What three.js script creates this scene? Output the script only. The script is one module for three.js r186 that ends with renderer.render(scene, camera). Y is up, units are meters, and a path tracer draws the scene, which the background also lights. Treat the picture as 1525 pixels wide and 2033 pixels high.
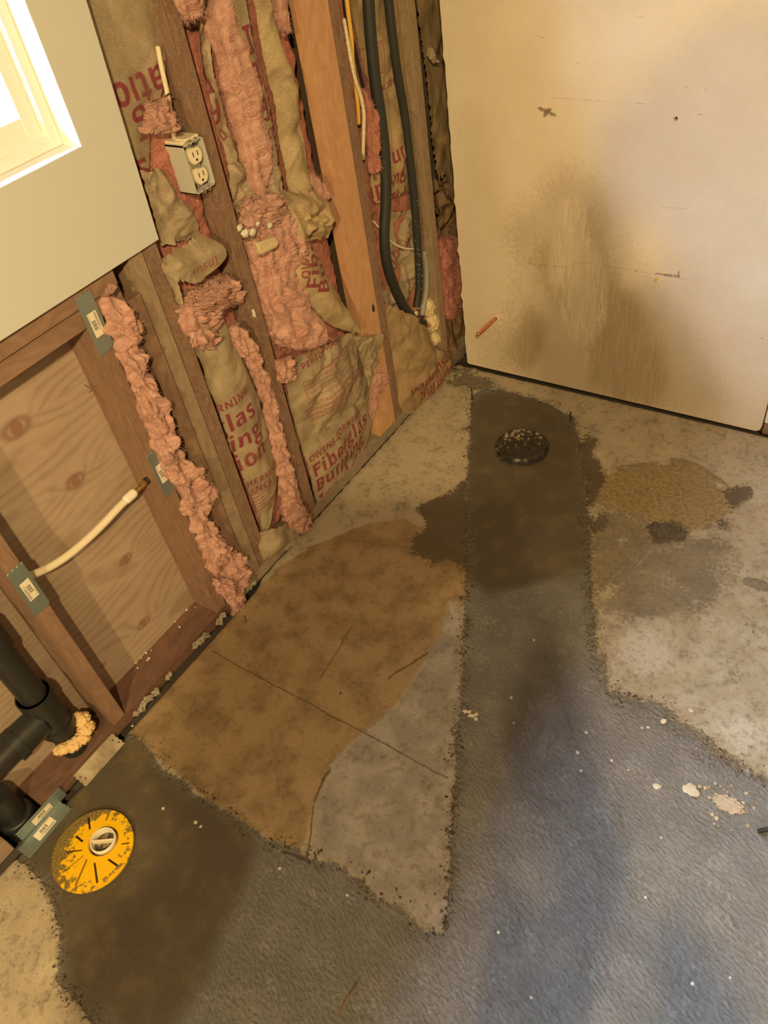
import * as THREE from 'three';
import { mergeGeometries, mergeVertices } from 'three/addons/utils/BufferGeometryUtils.js';
import { RoundedBoxGeometry } from 'three/addons/geometries/RoundedBoxGeometry.js';
import { MarchingCubes } from 'three/addons/objects/MarchingCubes.js';
import { createNoise2D, createNoise3D } from 'simplex-noise';

// ---------------------------------------------------------------- camera, sky, lights, exposure
// World: left (stud) wall front x = 0, right (drywall) wall face z = 0, floor y = 0, metres.
const scene = new THREE.Scene();
const camera = new THREE.PerspectiveCamera(66.565, 1525 / 2033, 0.05, 60);
camera.position.set(1.2588,1.6,2.0408);
camera.up.set(-0.2932,0.7109,-0.6393);
camera.lookAt(0.7909,0.9102,1.4883);
scene.add(camera);
const renderer = new THREE.WebGLRenderer();
renderer.toneMapping = THREE.LinearToneMapping;
renderer.toneMappingExposure = 0.44;
renderer.shadowMap.enabled = true;
scene.background = new THREE.Color().setRGB(198, 234, 278);        // overcast white sky outside the window
const LAMPS = [   // two warm work lamps hanging behind the photographer
  { at: [1.71, 2.26, 2.62], color: [1, 0.7, 0.31], power: 37, size: 1.3, label: 'clamp work lamp with an added aluminium reflector hanging close behind the person' },
  { at: [1.82, 2.3, 4.1], color: [1, 0.7, 0.31], power: 50, size: 2.6, label: 'clamp work lamp with an added aluminium reflector hanging near the back wall' },
];

// ---------------------------------------------------------------- helpers
function rng(seed) { let a = seed >>> 0; return () => { a = (a + 0x6D2B79F5) | 0; let t = Math.imul(a ^ (a >>> 15), 1 | a); t = (t + Math.imul(t ^ (t >>> 7), 61 | t)) ^ t; return ((t ^ (t >>> 14)) >>> 0) / 4294967296; }; }
const N2 = createNoise2D(rng(11)), N3 = createNoise3D(rng(12));
const clamp = (x, a = 0, b = 1) => Math.min(b, Math.max(a, x));
const lerp = (a, b, t) => a + (b - a) * t;
const mix3 = (a, b, t) => [lerp(a[0], b[0], t), lerp(a[1], b[1], t), lerp(a[2], b[2], t)];
const step = (a, b, x) => { const t = clamp((x - a) / (b - a)); return t * t * (3 - 2 * t); };
const fbm = (x, y, o = 4) => { let s = 0, a = 0.5, f = 1; for (let i = 0; i < o; i++) { s += a * N2(x * f + i * 17.3, y * f - i * 9.1); f *= 2.03; a *= 0.5; } return s; };
const srgb = (x) => (x <= 0.0031308 ? x * 12.92 : 1.055 * Math.pow(x, 1 / 2.4) - 0.055);
const used = new Map();
function numbered(name) { const n = used.get(name) ?? 0; used.set(name, n + 1); return n ? name + '_' + String(n).padStart(3, '0') : name; }
function thing(name, label, category, at = [0, 0, 0], group) {
  const o = new THREE.Group(); o.name = numbered(name); o.position.set(...at); scene.add(o);
  o.userData = { label, category }; if (group) o.userData.group = group;
  return o;
}
function part(parent, name, geo, m, label) {
  const o = new THREE.Mesh(geo, m); o.name = name; o.castShadow = o.receiveShadow = true;
  if (label) o.userData.label = label;
  parent.add(o); return o;
}
function single(name, label, category, geo, m, at = [0, 0, 0], group) {
  const o = part(scene, numbered(name), geo, m); o.position.set(...at);
  o.userData = { label, category }; if (group) o.userData.group = group;
  return o;
}
function struct(name, label) { const o = new THREE.Group(); o.name = name; o.userData = { label, category: name.split('_')[0], kind: 'structure' }; scene.add(o); return o; }
function tex(w, h, fn, { color = true, repeat = true } = {}) {          // fn(u, v) -> linear rgb or a grey number
  const d = new Uint8Array(w * h * 4);
  for (let j = 0; j < h; j++) for (let i = 0; i < w; i++) {
    let c = fn((i + 0.5) / w, (j + 0.5) / h); if (typeof c === 'number') c = [c, c, c];
    const k = (j * w + i) * 4;
    for (let q = 0; q < 3; q++) d[k + q] = Math.round(255 * clamp(color ? srgb(clamp(c[q])) : c[q]));
    d[k + 3] = 255;
  }
  const t = new THREE.DataTexture(d, w, h); t.magFilter = THREE.LinearFilter; t.minFilter = THREE.LinearFilter;
  t.wrapS = t.wrapT = repeat ? THREE.RepeatWrapping : THREE.ClampToEdgeWrapping;
  if (color) t.colorSpace = THREE.SRGBColorSpace; t.needsUpdate = true; return t;
}
const lin = (r, g, b) => new THREE.Color().setRGB(r, g, b);
function mat(c, o = {}) { return new THREE.MeshPhysicalMaterial({ color: Array.isArray(c) ? lin(...c) : c, roughness: 0.8, metalness: 0, ...o }); }
// periodic value for tiles
const tileN = (u, v, fu, fv, s = 0) => { const a = u * 2 * Math.PI, b = v * 2 * Math.PI; return N3(Math.cos(a) * fu + s, Math.sin(a) * fu + Math.cos(b) * fv, Math.sin(b) * fv - s); };
// a board whose grain runs along its longest side, uv in metres
function board(x0, x1, y0, y1, z0, z1, r = 0.002, off = 0) {
  const w = x1 - x0, h = y1 - y0, d = z1 - z0, g = new RoundedBoxGeometry(w, h, d, 1, r);
  g.translate((x0 + x1) / 2, (y0 + y1) / 2, (z0 + z1) / 2);
  const p = g.attributes.position, n = g.attributes.normal, uv = g.attributes.uv, long = h >= w && h >= d ? 1 : d >= w ? 2 : 0;
  for (let i = 0; i < p.count; i++) {
    const P = [p.getX(i), p.getY(i), p.getZ(i)], A = [Math.abs(n.getX(i)), Math.abs(n.getY(i)), Math.abs(n.getZ(i))];
    const others = [0, 1, 2].filter((k) => k !== long), big = A[others[0]] > A[others[1]] ? others[1] : others[0];
    uv.setXY(i, P[big] * 4 + off * 1.7 + (big === others[0] ? 0 : 0.37), P[long] + off);
  }
  return g;
}
// polyline sampled at t in 0..1
function along(pts, smooth = true) {
  const v = pts.map((p) => new THREE.Vector3(...p));
  if (smooth && v.length > 2) { const c = new THREE.CatmullRomCurve3(v, false, 'centripetal'); return (t) => c.getPoint(clamp(t)); }
  return (t) => { const s = clamp(t) * (v.length - 1), i = Math.min(v.length - 2, Math.floor(s)); return v[i].clone().lerp(v[i + 1], s - i); };
}
function gridGeo(nu, nv, P, UV, closedU = false) {
  const pos = [], uv = [], idx = [];
  for (let j = 0; j <= nv; j++) for (let i = 0; i <= nu; i++) { const p = P(i / nu, j / nv); pos.push(p.x, p.y, p.z); const q = UV(p, i / nu, j / nv); uv.push(q[0], q[1]); }
  for (let j = 0; j < nv; j++) for (let i = 0; i < nu; i++) { const a = j * (nu + 1) + i, b = a + 1, c = a + nu + 1, d = c + 1; idx.push(a, c, b, b, c, d); }
  const g = new THREE.BufferGeometry(); g.setAttribute('position', new THREE.Float32BufferAttribute(pos, 3)); g.setAttribute('uv', new THREE.Float32BufferAttribute(uv, 2)); g.setIndex(idx);
  g.computeVertexNormals(); return g;
}
// crumple: creases of paper, a sum of tilted triangle waves whose phase wanders
function creases(seed, scale) {
  const hash = (i, j, k) => { let h = Math.imul(i, 374761393) ^ Math.imul(j, 668265263) ^ Math.imul(k + seed * 7, 2147483647); h = Math.imul(h ^ (h >>> 13), 1274126177); return ((h ^ (h >>> 16)) >>> 0) / 2147483648 - 1; };
  const tri = (x, y, k) => {                                   // random heights on a triangle lattice, joined by flat facets
    const s = (x + y) * 0.3660254, i = Math.floor(x + s), j = Math.floor(y + s), fx = x + s - i, fy = y + s - j;
    return fx > fy ? hash(i, j, k) * (1 - fx) + hash(i + 1, j, k) * (fx - fy) + hash(i + 1, j + 1, k) * fy : hash(i, j, k) * (1 - fy) + hash(i, j + 1, k) * (fy - fx) + hash(i + 1, j + 1, k) * fx;
  };
  const ca = Math.cos(seed), sa = Math.sin(seed), q = 1 / scale;
  return (a, b) => { const x = (a * ca - b * sa) * q + 0.25 * N2(a * 6 + seed, b * 6), y = (a * sa + b * ca) * q + 0.25 * N2(b * 6, a * 6 - seed); return 0.62 * tri(x * 0.55, y * 0.55, 1) + 0.5 * tri(x * 1.2 + 7, y * 1.2, 2) + 0.22 * tri(x * 2.9, y * 2.9 + 3, 3); };
}
// a sheet of paper between two edges (points [x, y, z], top to bottom), with creases, a bulge and a real thickness
function sheet(left, right, o = {}) {
  const { nu = 30, nv = 80, bulge = 0, crumple = 0.004, scale = 0.06, seed = 1, jag = 0.002, thick = 0.0012, smooth = true, box } = o;
  const l = along(left, smooth), r = along(right, smooth), cr = creases(seed, scale);
  const P = (u, v) => {
    const a = l(v), b = r(v), p = a.clone().lerp(b, u), e = Math.sin(Math.PI * u);
    const y0 = p.y, z0 = p.z;
    p.x += bulge * e * Math.pow(Math.sin(Math.PI * clamp(v, 0.04, 0.96)), 0.6) + 1.7 * crumple * cr(z0, y0) * (0.35 + 0.65 * Math.min(1, e * 1.6)) + crumple * 0.25 * N2(z0 * 9 + seed, y0 * 9);
    const k = Math.pow(Math.abs(2 * u - 1), 6) * jag; p.z += k * N2(y0 * 70, seed + Math.sign(u - 0.5)); p.y += Math.pow(Math.abs(2 * v - 1), 8) * jag * 2.5 * N2(z0 * 60, seed * 3 + v);
    return p;
  };
  const uvf = (p) => (box ? [(box[0] - p.z) / (box[0] - box[1]), (p.y - box[2]) / (box[3] - box[2])] : [-p.z, p.y]);
  const f = gridGeo(nu, nv, P, uvf), b = f.clone(), n = f.attributes.normal, q = b.attributes.position;
  for (let i = 0; i < q.count; i++) q.setXYZ(i, q.getX(i) - n.getX(i) * thick, q.getY(i) - n.getY(i) * thick, q.getZ(i) - n.getZ(i) * thick);
  const id = b.index.array; for (let i = 0; i < id.length; i += 3) { const t = id[i]; id[i] = id[i + 1]; id[i + 1] = t; } b.computeVertexNormals();
  return mergeGeometries([f, b]);
}
// a soft lump or strip of fibreglass between two edges, with a depth
function fluff(left, right, o = {}) {
  const { nu = 44, nv = 130, depth = 0.05, rough = 0.006, seed = 1, clump = 0.03, twist = 0, round = 0.75, stretch = 0.4 } = o;
  const l = along(left), r = along(right);
  const P = (u, v) => {
    const a = l(v), b = r(v), c = a.clone().lerp(b, 0.5), h = b.clone().sub(a).multiplyScalar(0.5), an = -u * 2 * Math.PI;
    const cap = Math.pow(clamp(1 - Math.pow(Math.abs(2 * v - 1), 14)), 0.5), co = Math.cos(an), si = Math.sin(an);
    const sx = Math.sign(co) * Math.pow(Math.abs(co), round), sy = Math.sign(si) * Math.pow(Math.abs(si), round);
    const p = c.addScaledVector(h, sx * (0.08 + 0.92 * cap)); p.x += sy * depth * 0.5 * cap;
    const y = p.y, z = p.z, w = Math.sin(Math.PI * u * 2 + 9) ;
    const yy = y * stretch, big = N3(yy / clump + seed * 3.7, z / clump, p.x / clump), mid = N3(yy / clump * 2.3 + seed, z / clump * 2.6, p.x / clump * 2.6), fold = 1 - Math.abs(N3(yy / clump * 1.1 - twist * z * 40, z / clump * 1.9, seed * 2.2));
    const fine = N3(y * 90, z * 330, p.x * 330), fine2 = N3(y * 220, z * 700, p.x * 700), d = rough * (big * 1.1 + mid * 0.4 - fold * fold * fold * 0.9 + 0.3) + 0.0009 * fine + 0.0005 * fine2;
    const nx = sy, ny = 0.25 * mid, nz = sx * Math.sign(h.z || 1);
    p.x += nx * d; p.y += ny * d * 2; p.z += nz * d * 0.9 + 0 * w;
    return p;
  };
  const g = gridGeo(nu, nv, P, (p, u, v) => [u * 0.55 + p.z * 2, p.y * 4.5]);
  return g;
}
// stray hair-thin fibres standing off a lump of fibreglass (beyond counting)
const hairGeo = (() => {
  const pos = [], idx = []; const n = 4;
  for (let i = 0; i <= n; i++) { const t = i / n, w = 0.0002 * (1 - t * 0.7); pos.push(-w, t, 0.22 * t * t, w, t, 0.22 * t * t); if (i < n) idx.push(2 * i, 2 * i + 1, 2 * i + 2, 2 * i + 1, 2 * i + 3, 2 * i + 2); }
  const g = new THREE.BufferGeometry(); g.setAttribute('position', new THREE.Float32BufferAttribute(pos, 3)); g.setIndex(idx); g.computeVertexNormals(); return g;
})();
function hairs(parent, geo, m, count, seed, long = 0.012) {
  count *= 4;
  const R = rng(seed), p = geo.attributes.position, n = geo.attributes.normal, im = new THREE.InstancedMesh(hairGeo, m, count), M = new THREE.Matrix4(), q = new THREE.Quaternion(), up = new THREE.Vector3(0, 1, 0);
  for (let k = 0; k < count; k++) {
    const i = Math.floor(R() * p.count), d = new THREE.Vector3(n.getX(i) * 0.5, n.getY(i) * 0.5, n.getZ(i) * 0.5).add(new THREE.Vector3(R() - 0.5, (R() - 0.5) * 2.2, R() - 0.5)).normalize();
    q.setFromUnitVectors(up, d); const s = long * (0.4 + R());
    M.compose(new THREE.Vector3(p.getX(i) - n.getX(i) * 0.001, p.getY(i) - n.getY(i) * 0.001, p.getZ(i) - n.getZ(i) * 0.001), q, new THREE.Vector3(1, s, s)); im.setMatrixAt(k, M);
  }
  im.name = 'loose_fibres'; im.userData = { kind: 'stuff' }; im.castShadow = im.receiveShadow = true; parent.add(im); return im;
}
function tube(pts, r, seg = 60, sides = 12, closed = false) { return new THREE.TubeGeometry(new THREE.CatmullRomCurve3(pts.map((p) => new THREE.Vector3(...p)), closed, 'centripetal'), seg, r, sides, closed); }
function capped(pts, r, seg = 60, sides = 14) {
  const c = new THREE.CatmullRomCurve3(pts.map((p) => new THREE.Vector3(...p)), false, 'centripetal'), gs = [new THREE.TubeGeometry(c, seg, r, sides, false)];
  for (const t of [0, 1]) { const g = new THREE.SphereGeometry(r, sides, 6); g.scale(1, 1, 1); const p = c.getPoint(t); g.translate(p.x, p.y, p.z); gs.push(g); }
  return mergeGeometries(gs);
}
// lumpy blob: an icosphere pushed about by noise
function blob(rx, ry, rz, o = {}) {
  const { seed = 1, rough = 0.25, freq = 2.2, detail = 4 } = o, ico = new THREE.IcosahedronGeometry(1, Math.round(detail * 3)); ico.deleteAttribute('uv'); ico.deleteAttribute('normal');
  const g = mergeVertices(ico, 1e-5), p = g.attributes.position, uv = new Float32Array(p.count * 2);
  for (let i = 0; i < p.count; i++) {
    const x = p.getX(i), y = p.getY(i), z = p.getZ(i), k = 1 + rough * (N3(x * freq + seed * 5, y * freq, z * freq) + 0.45 * N3(x * freq * 2.6, y * freq * 2.6 + seed, z * freq * 2.6) + 0.2 * N3(x * freq * 6, y * freq * 6 + seed, z * freq * 6));
    p.setXYZ(i, x * k * rx, y * k * ry, z * k * rz); uv[2 * i] = (x * rx + y * ry) * 6; uv[2 * i + 1] = (z * rz - y * ry) * 6;
  }
  g.setAttribute('uv', new THREE.BufferAttribute(uv, 2));
  g.computeVertexNormals(); return g;
}
// soft masks on a flat domain, drawn from outlines in metres
function masker(x0, x1, y0, y1, cell) {
  const w = Math.ceil((x1 - x0) / cell), h = Math.ceil((y1 - y0) / cell);
  return (polys, blur = 1) => {
    let m = new Float32Array(w * h);
    for (const poly of polys) for (let j = 0; j < h; j++) {
      const y = y0 + (j + 0.5) * cell, xs = [];
      for (let i = 0; i < poly.length; i++) { const a = poly[i], b = poly[(i + 1) % poly.length]; if ((a[1] > y) !== (b[1] > y)) xs.push(a[0] + (b[0] - a[0]) * (y - a[1]) / (b[1] - a[1])); }
      xs.sort((a, b) => a - b);
      for (let k = 0; k + 1 < xs.length; k += 2) for (let i = Math.max(0, Math.ceil((xs[k] - x0) / cell - 0.5)); i <= Math.min(w - 1, Math.floor((xs[k + 1] - x0) / cell - 0.5)); i++) m[j * w + i] = 1;
    }
    for (let it = 0; it < 2; it++) for (const [dx, dy] of [[1, 0], [0, 1]]) {
      const o = new Float32Array(w * h);
      for (let j = 0; j < h; j++) for (let i = 0; i < w; i++) { let s = 0, n = 0; for (let k = -blur; k <= blur; k++) { const a = clamp(i + k * dx, 0, w - 1), b = clamp(j + k * dy, 0, h - 1); s += m[b * w + a]; n++; } o[j * w + i] = s / n; }
      m = o;
    }
    return (x, y) => {
      const a = clamp((x - x0) / cell - 0.5, 0, w - 1.001), b = clamp((y - y0) / cell - 0.5, 0, h - 1.001), i = Math.floor(a), j = Math.floor(b), fx = a - i, fy = b - j, k = j * w + i;
      return lerp(lerp(m[k], m[k + 1], fx), lerp(m[k + w], m[k + w + 1], fx), fy);
    };
  };
}
const segDist = (x, y, a, b) => { const dx = b[0] - a[0], dy = b[1] - a[1], t = clamp(((x - a[0]) * dx + (y - a[1]) * dy) / (dx * dx + dy * dy)); return Math.hypot(x - a[0] - t * dx, y - a[1] - t * dy); };

// ---------------------------------------------------------------- shared materials
function woodTex(seed, light, dark, speck) {
  return tex(192, 640, (u, v) => {
    const warp = tileN(u, v, 0.5, 1.2, seed) * 0.18 + tileN(u, v, 1.1, 3, seed + 4) * 0.04;
    const ring = Math.abs(((u * 7 + warp * 6) % 1 + 1) % 1 - 0.5) * 2, fine = tileN(u, v, 9, 1.6, seed + 9), pore = tileN(u, v, 26, 5, seed + 2), blot = tileN(u, v, 1.3, 2.4, seed + 31);
    let c = mix3(dark, light, clamp(0.55 + 0.32 * (ring - 0.5) + 0.14 * fine + 0.1 * pore + 0.2 * blot));
    if (speck) { const s = tileN(u, v, 40, 120, seed + 50), q = tileN(u, v, 3, 9, seed + 71); if (s > 0.8 - 0.12 * q) c = mix3(c, [0.6, 0.56, 0.5], 0.75); c = mix3(c, [0.3, 0.26, 0.22], clamp(0.3 * q + 0.18 * tileN(u, v, 20, 50, seed + 8))); }
    return c;
  });
}
const grainBump = tex(256, 512, (u, v) => 0.5 + 0.25 * tileN(u, v, 14, 1.5, 3) + 0.2 * tileN(u, v, 30, 6, 5), { color: false });
const M = {};
const wood = (seed, l, d, s) => mat([1, 1, 1], { map: woodTex(seed, l, d, s), bumpMap: grainBump, bumpScale: 0.0006, roughness: 0.82 });
M.studDusty = wood(1, [0.27, 0.165, 0.115], [0.15, 0.085, 0.06], true);
M.studRed = wood(2, [0.29, 0.185, 0.13], [0.17, 0.1, 0.072], false);
M.studNew = wood(3, [0.62, 0.37, 0.22], [0.46, 0.25, 0.14], false);
M.studGrey = wood(4, [0.35, 0.26, 0.18], [0.21, 0.145, 0.1], true);
M.sill = wood(5, [0.32, 0.26, 0.2], [0.17, 0.13, 0.1], true);
M.sillRed = wood(6, [0.19, 0.1, 0.07], [0.08, 0.048, 0.038], false);
const fibreBump = tex(512, 512, (u, v) => 0.5 + 0.22 * tileN(u, v, 22, 5, 3) + 0.2 * tileN(u, v, 50, 14, 8) + 0.15 * tileN(u, v, 90, 60, 1), { color: false });
function pinkTex(seed, a, b, dust) {
  return tex(384, 384, (u, v) => {
    const w = tileN(u, v, 1.5, 1.2, seed) * 0.6, s = tileN(u + w * 0.03, v, 20, 3.5, seed + 4), f = tileN(u, v, 60, 12, seed + 7), big = tileN(u, v, 1.6, 1.6, seed + 3);
    let c = mix3(b, a, clamp(0.55 + 0.33 * s + 0.3 * f + 0.22 * big));
    return mix3(c, dust, clamp(0.12 + 0.35 * tileN(u, v, 4, 3, seed + 21) + 0.12 * f));
  });
}
const pink = (seed, a, b, dust) => mat([0.82, 0.79, 0.78], { map: pinkTex(seed, a, b, dust), bumpMap: fibreBump, bumpScale: 0.003, roughness: 1, sheen: 0.25, sheenRoughness: 0.9, sheenColor: lin(0.8, 0.5, 0.45) });
M.pink = pink(1, [0.82, 0.52, 0.46], [0.42, 0.18, 0.165], [0.6, 0.46, 0.38]);
M.pinkDeepShade = pink(5, [0.7, 0.3, 0.25], [0.4, 0.14, 0.12], [0.5, 0.3, 0.22]);  // deeper pink, with the shade inside the bays put into the colour
M.pinkDusty = pink(9, [0.76, 0.48, 0.42], [0.4, 0.19, 0.165], [0.56, 0.45, 0.37]);
M.hair = mat([0.78, 0.5, 0.44], { roughness: 1, side: THREE.DoubleSide });
// kraft paper with printing: canvas in wall metres, box = [z left, z right, y low, y high]
const paperGrain = tex(512, 512, (u, v) => 0.5 + 0.2 * tileN(u, v, 30, 30, 2) + 0.15 * tileN(u, v, 70, 70, 4) + 0.25 * tileN(u, v, 5, 5, 9), { color: false });
const INK = 'rgb(128,48,62)';
function kraft(box, prints = [], o = {}) {
  const { seed = 1, tone = [160, 146, 124], ppm = 700, dirt = 0.35 } = o, W = Math.round(clamp((box[0] - box[1]) * ppm, 64, 700)), H = Math.round(clamp((box[3] - box[2]) * ppm, 64, 900));
  const cv = document.createElement('canvas'); cv.width = W; cv.height = H; const c = cv.getContext('2d'), sx = W / (box[0] - box[1]), sy = H / (box[3] - box[2]);
  c.fillStyle = `rgb(${tone.join(',')})`; c.fillRect(0, 0, W, H);
  for (const p of prints) {
    c.save(); c.translate((box[0] - p.z) * sx, (box[3] - p.y) * sy); c.rotate((p.rot ?? 0) * Math.PI / 180); c.scale(sx / 700, sy / 700);
    c.globalAlpha = p.a ?? 0.9; c.fillStyle = p.ink ?? INK; c.strokeStyle = c.fillStyle;
    if (p.rule) { c.lineWidth = 2.2; for (let k = 0; k < p.rule; k++) { c.beginPath(); c.moveTo(0, k * p.gap * 700); c.lineTo(p.len * 700, k * p.gap * 700); c.stroke(); } if (p.frame) c.strokeRect(0, 0, p.len * 700, p.gap * 700 * p.rule); }
    else { c.font = `${p.w ?? 'bold'} ${Math.round(p.s * 700)}px sans-serif`; c.textAlign = p.al ?? 'left'; c.textBaseline = 'alphabetic'; c.fillText(p.t, 0, 0); }
    c.restore();
  }
  const im = c.getImageData(0, 0, W, H), d = im.data;
  for (let j = 0; j < H; j++) for (let i = 0; i < W; i++) {
    const x = i / sx * 10, y = j / sy * 10, k = (j * W + i) * 4, n = 1 + 0.1 * fbm(x * 0.7 + seed * 5, y * 0.7, 3) + 0.07 * N2(x * 9, y * 22) + 0.05 * N2(x * 30, y * 30), wear = clamp(dirt * (fbm(x * 0.9 + seed, y * 0.9 - seed, 4) * 1.8 + 0.1));
    for (let q = 0; q < 3; q++) d[k + q] = clamp(lerp(d[k + q] * n, [104, 84, 64][q], wear), 0, 255);
  }
  c.putImageData(im, 0, 0);
  const t = new THREE.CanvasTexture(cv); t.colorSpace = THREE.SRGBColorSpace;
  return mat([1, 1, 1], { map: t, roughness: 0.72, side: THREE.DoubleSide });
}
// the run of printing that repeats down a roll of facing: reading up or upside down
function brandRun(z, y, s, rot = 0, al = 'left') {
  const k = rot === 180 ? -1 : 1;
  return [{ t: 'OWENS-CORNING', z, y, s: s * 0.5, rot, al }, { t: 'Fiberglas', z, y: y - k * s * 1.0, s: s * 1.1, rot, al }, { t: 'Building', z, y: y - k * s * 2.0, s: s * 1.1, rot, al }, { t: 'Insulation', z, y: y - k * s * 3.0, s: s * 1.1, rot, al }];
}
M.plasticBlack = mat([0.018, 0.02, 0.021], { roughness: 0.42 });
M.rubber = mat([0.02, 0.024, 0.025], { roughness: 0.62, bumpMap: paperGrain, bumpScale: 0.0004 });
M.foam = mat([0.7, 0.5, 0.25], { roughness: 0.75, bumpMap: paperGrain, bumpScale: 0.0006 });
M.foamPale = mat([0.72, 0.6, 0.38], { roughness: 0.78, bumpMap: paperGrain, bumpScale: 0.0008 });
M.pex = mat([0.76, 0.7, 0.55], { roughness: 0.4 });
M.brass = mat([0.78, 0.56, 0.24], { roughness: 0.25, metalness: 1 });
M.copper = mat([0.78, 0.33, 0.2], { roughness: 0.3, metalness: 1 });
M.plate = mat([0.28, 0.35, 0.36], { roughness: 0.42, metalness: 0.65 });
M.plateOld = mat([0.42, 0.39, 0.32], { roughness: 0.5, metalness: 0.6, map: tex(128, 256, (u, v) => { const n = tileN(u, v, 2, 3, 4) + 0.4 * tileN(u, v, 9, 9, 2); return mix3([0.9, 0.88, 0.8], [0.35, 0.22, 0.15], clamp(0.35 + n * 0.6)); }) });
M.steel = mat([0.06, 0.055, 0.05], { roughness: 0.5, metalness: 0.7 });
M.nail = mat([0.5, 0.48, 0.45], { roughness: 0.35, metalness: 1 });
M.vinyl = mat([0.84, 0.86, 0.87], { roughness: 0.35 });
M.crumb = mat([0.66, 0.63, 0.57], { roughness: 0.95 });
M.box = mat([0.52, 0.53, 0.5], { roughness: 0.45 });
M.ivory = mat([0.8, 0.74, 0.58], { roughness: 0.35 });
M.dark = mat([0.02, 0.02, 0.022], { roughness: 0.8 });

// ---------------------------------------------------------------- floor slab
const FX0 = 0.004, FX1 = 1.78, FZ0 = -0.03, FZ1 = 2.47;
const fm = masker(0, FX1, FZ0, FZ1, 0.005);
const TRENCH = [[0.1389,0.1411],[0.1596,0.0952],[0.2315,0.0854],[0.3426,0.0839],[0.5042,0.1292],[0.5693,0.2444],[0.656,0.4075],[0.7411,0.5934],[0.8266,0.7897],[0.9104,0.9559],[0.984,1.0502],[1.0713,1.019],[1.1369,1.0487],[1.222,1.0841],[1.3272,1.0845],[1.5016,1.055],[1.5999,1.6263],[0.6464,2.218],[0.4143,2.1347],[0.2826,2.1228],[0.2272,2.061],[0.1505,2.027],[0.0589,2.0081],[-0.0105,2.0165],[-0.0301,1.8483],[-0.0225,1.7278],[0.0195,1.6626],[0.1705,1.6962],[0.3019,1.6997],[0.4071,1.6999],[0.4807,1.7025],[0.551,1.6872],[0.5792,1.6891],[0.6315,1.6712],[0.7111,1.6773],[0.7954,1.678],[0.8611,1.6922],[0.8961,1.6667],[0.8714,1.6128],[0.8129,1.4979],[0.7403,1.3448],[0.6891,1.2278],[0.5903,1.0336],[0.5166,0.8839],[0.3821,0.6255],[0.2561,0.378]];
const mTrench = fm([TRENCH], 1);
const mEdge = fm([TRENCH], 4);
const mSmooth = fm([[[0.1389,0.1411],[0.1596,0.0952],[0.2315,0.0854],[0.3426,0.0839],[0.5042,0.1292],[0.5693,0.2444],[0.656,0.4075],[0.7411,0.5934],[0.801,0.7266],[0.7244,0.783],[0.6297,0.8864],[0.5333,0.9147],[0.5166,0.8839],[0.3821,0.6255],[0.2561,0.378]], [[-0.0105,2.0165],[-0.0301,1.8483],[-0.0225,1.7278],[0.0195,1.6626],[0.1705,1.6962],[0.3019,1.6997],[0.4071,1.6999],[0.507,1.718],[0.5005,1.8259],[0.539,1.9314],[0.5578,2.0913],[0.4143,2.1347],[0.2826,2.1228],[0.2272,2.061],[0.1505,2.027],[0.0589,2.0081]]], 9);
const mBrownShade = fm([[[0.0093,1.665],[0.0102,1.3987],[0.0133,1.2578],[0.0194,1.0626],[0.0739,0.9391],[0.156,0.8219],[0.2405,0.7599],[0.3521,0.7754],[0.4884,0.8171],[0.5058,0.8494],[0.5516,0.9624],[0.5493,1.1407],[0.551,1.331],[0.5105,1.4408],[0.5123,1.5235],[0.5325,1.6174],[0.5604,1.6819],[0.4807,1.7025],[0.3019,1.6997]]], 2);  // browner slab, darkened further with painted shade of the photographer
const mGreyDaylit = fm([[[0.573,1.6808],[0.5355,1.603],[0.5123,1.5235],[0.5105,1.4408],[0.551,1.331],[0.5493,1.1407],[0.5222,0.9769],[0.5414,0.9298],[0.6922,1.2262],[0.7403,1.3448],[0.8361,1.5437],[0.894,1.6629],[0.8565,1.6846],[0.7543,1.6691],[0.6498,1.6609]]], 4);  // grey slab piece, cool window light partly painted into its tone
const mWet = fm([[[0.2553,0.6832],[0.3009,0.6267],[0.3245,0.5055],[0.5015,0.8414],[0.451,0.835],[0.4146,0.8832],[0.33,0.8507],[0.3052,0.7527]], [[0.5503,0.1988],[0.6088,0.201],[0.6305,0.283],[0.6935,0.3548],[0.7175,0.4729],[0.6999,0.5034]], [[1.022,0.2785],[1.0694,0.2186],[1.0812,0.2743],[1.0525,0.3638]], [[0.719,0.55],[0.7512,0.5022],[0.7789,0.5545],[0.7435,0.5922]], [[0.8747,0.4886],[0.9194,0.4573],[0.9754,0.4629],[0.9624,0.5267],[0.8967,0.5516]], [[1.0371,0.4028],[1.0661,0.3894],[1.068,0.4198],[1.045,0.4305]]], 2);
const mSand = fm([[[0.6498,0.362],[0.7248,0.3167],[0.7954,0.2613],[0.8529,0.2115],[0.9206,0.2185],[0.998,0.2665],[1.0395,0.2931],[1.0461,0.3881],[0.9988,0.4521],[0.9255,0.4757],[0.7401,0.4738],[0.6906,0.4622]]], 2);
const mRim = fm([[[0.6346,0.344],[0.7902,0.2463],[0.848,0.1963],[0.9217,0.1987],[1.0062,0.2467],[1.0515,0.2877],[1.0629,0.4014],[1.0021,0.463],[0.9297,0.4884],[0.7453,0.4871],[0.6921,0.4844]]], 2);
const mBrownR = fm([[[0.7049,0.4899],[0.8183,0.4493],[0.9373,0.4702],[1.0388,0.4541],[1.1306,0.5103],[1.1189,0.6462],[1.0576,0.7644],[0.9572,0.8318],[0.8937,0.8979],[0.8144,0.7393]]], 8);
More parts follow.
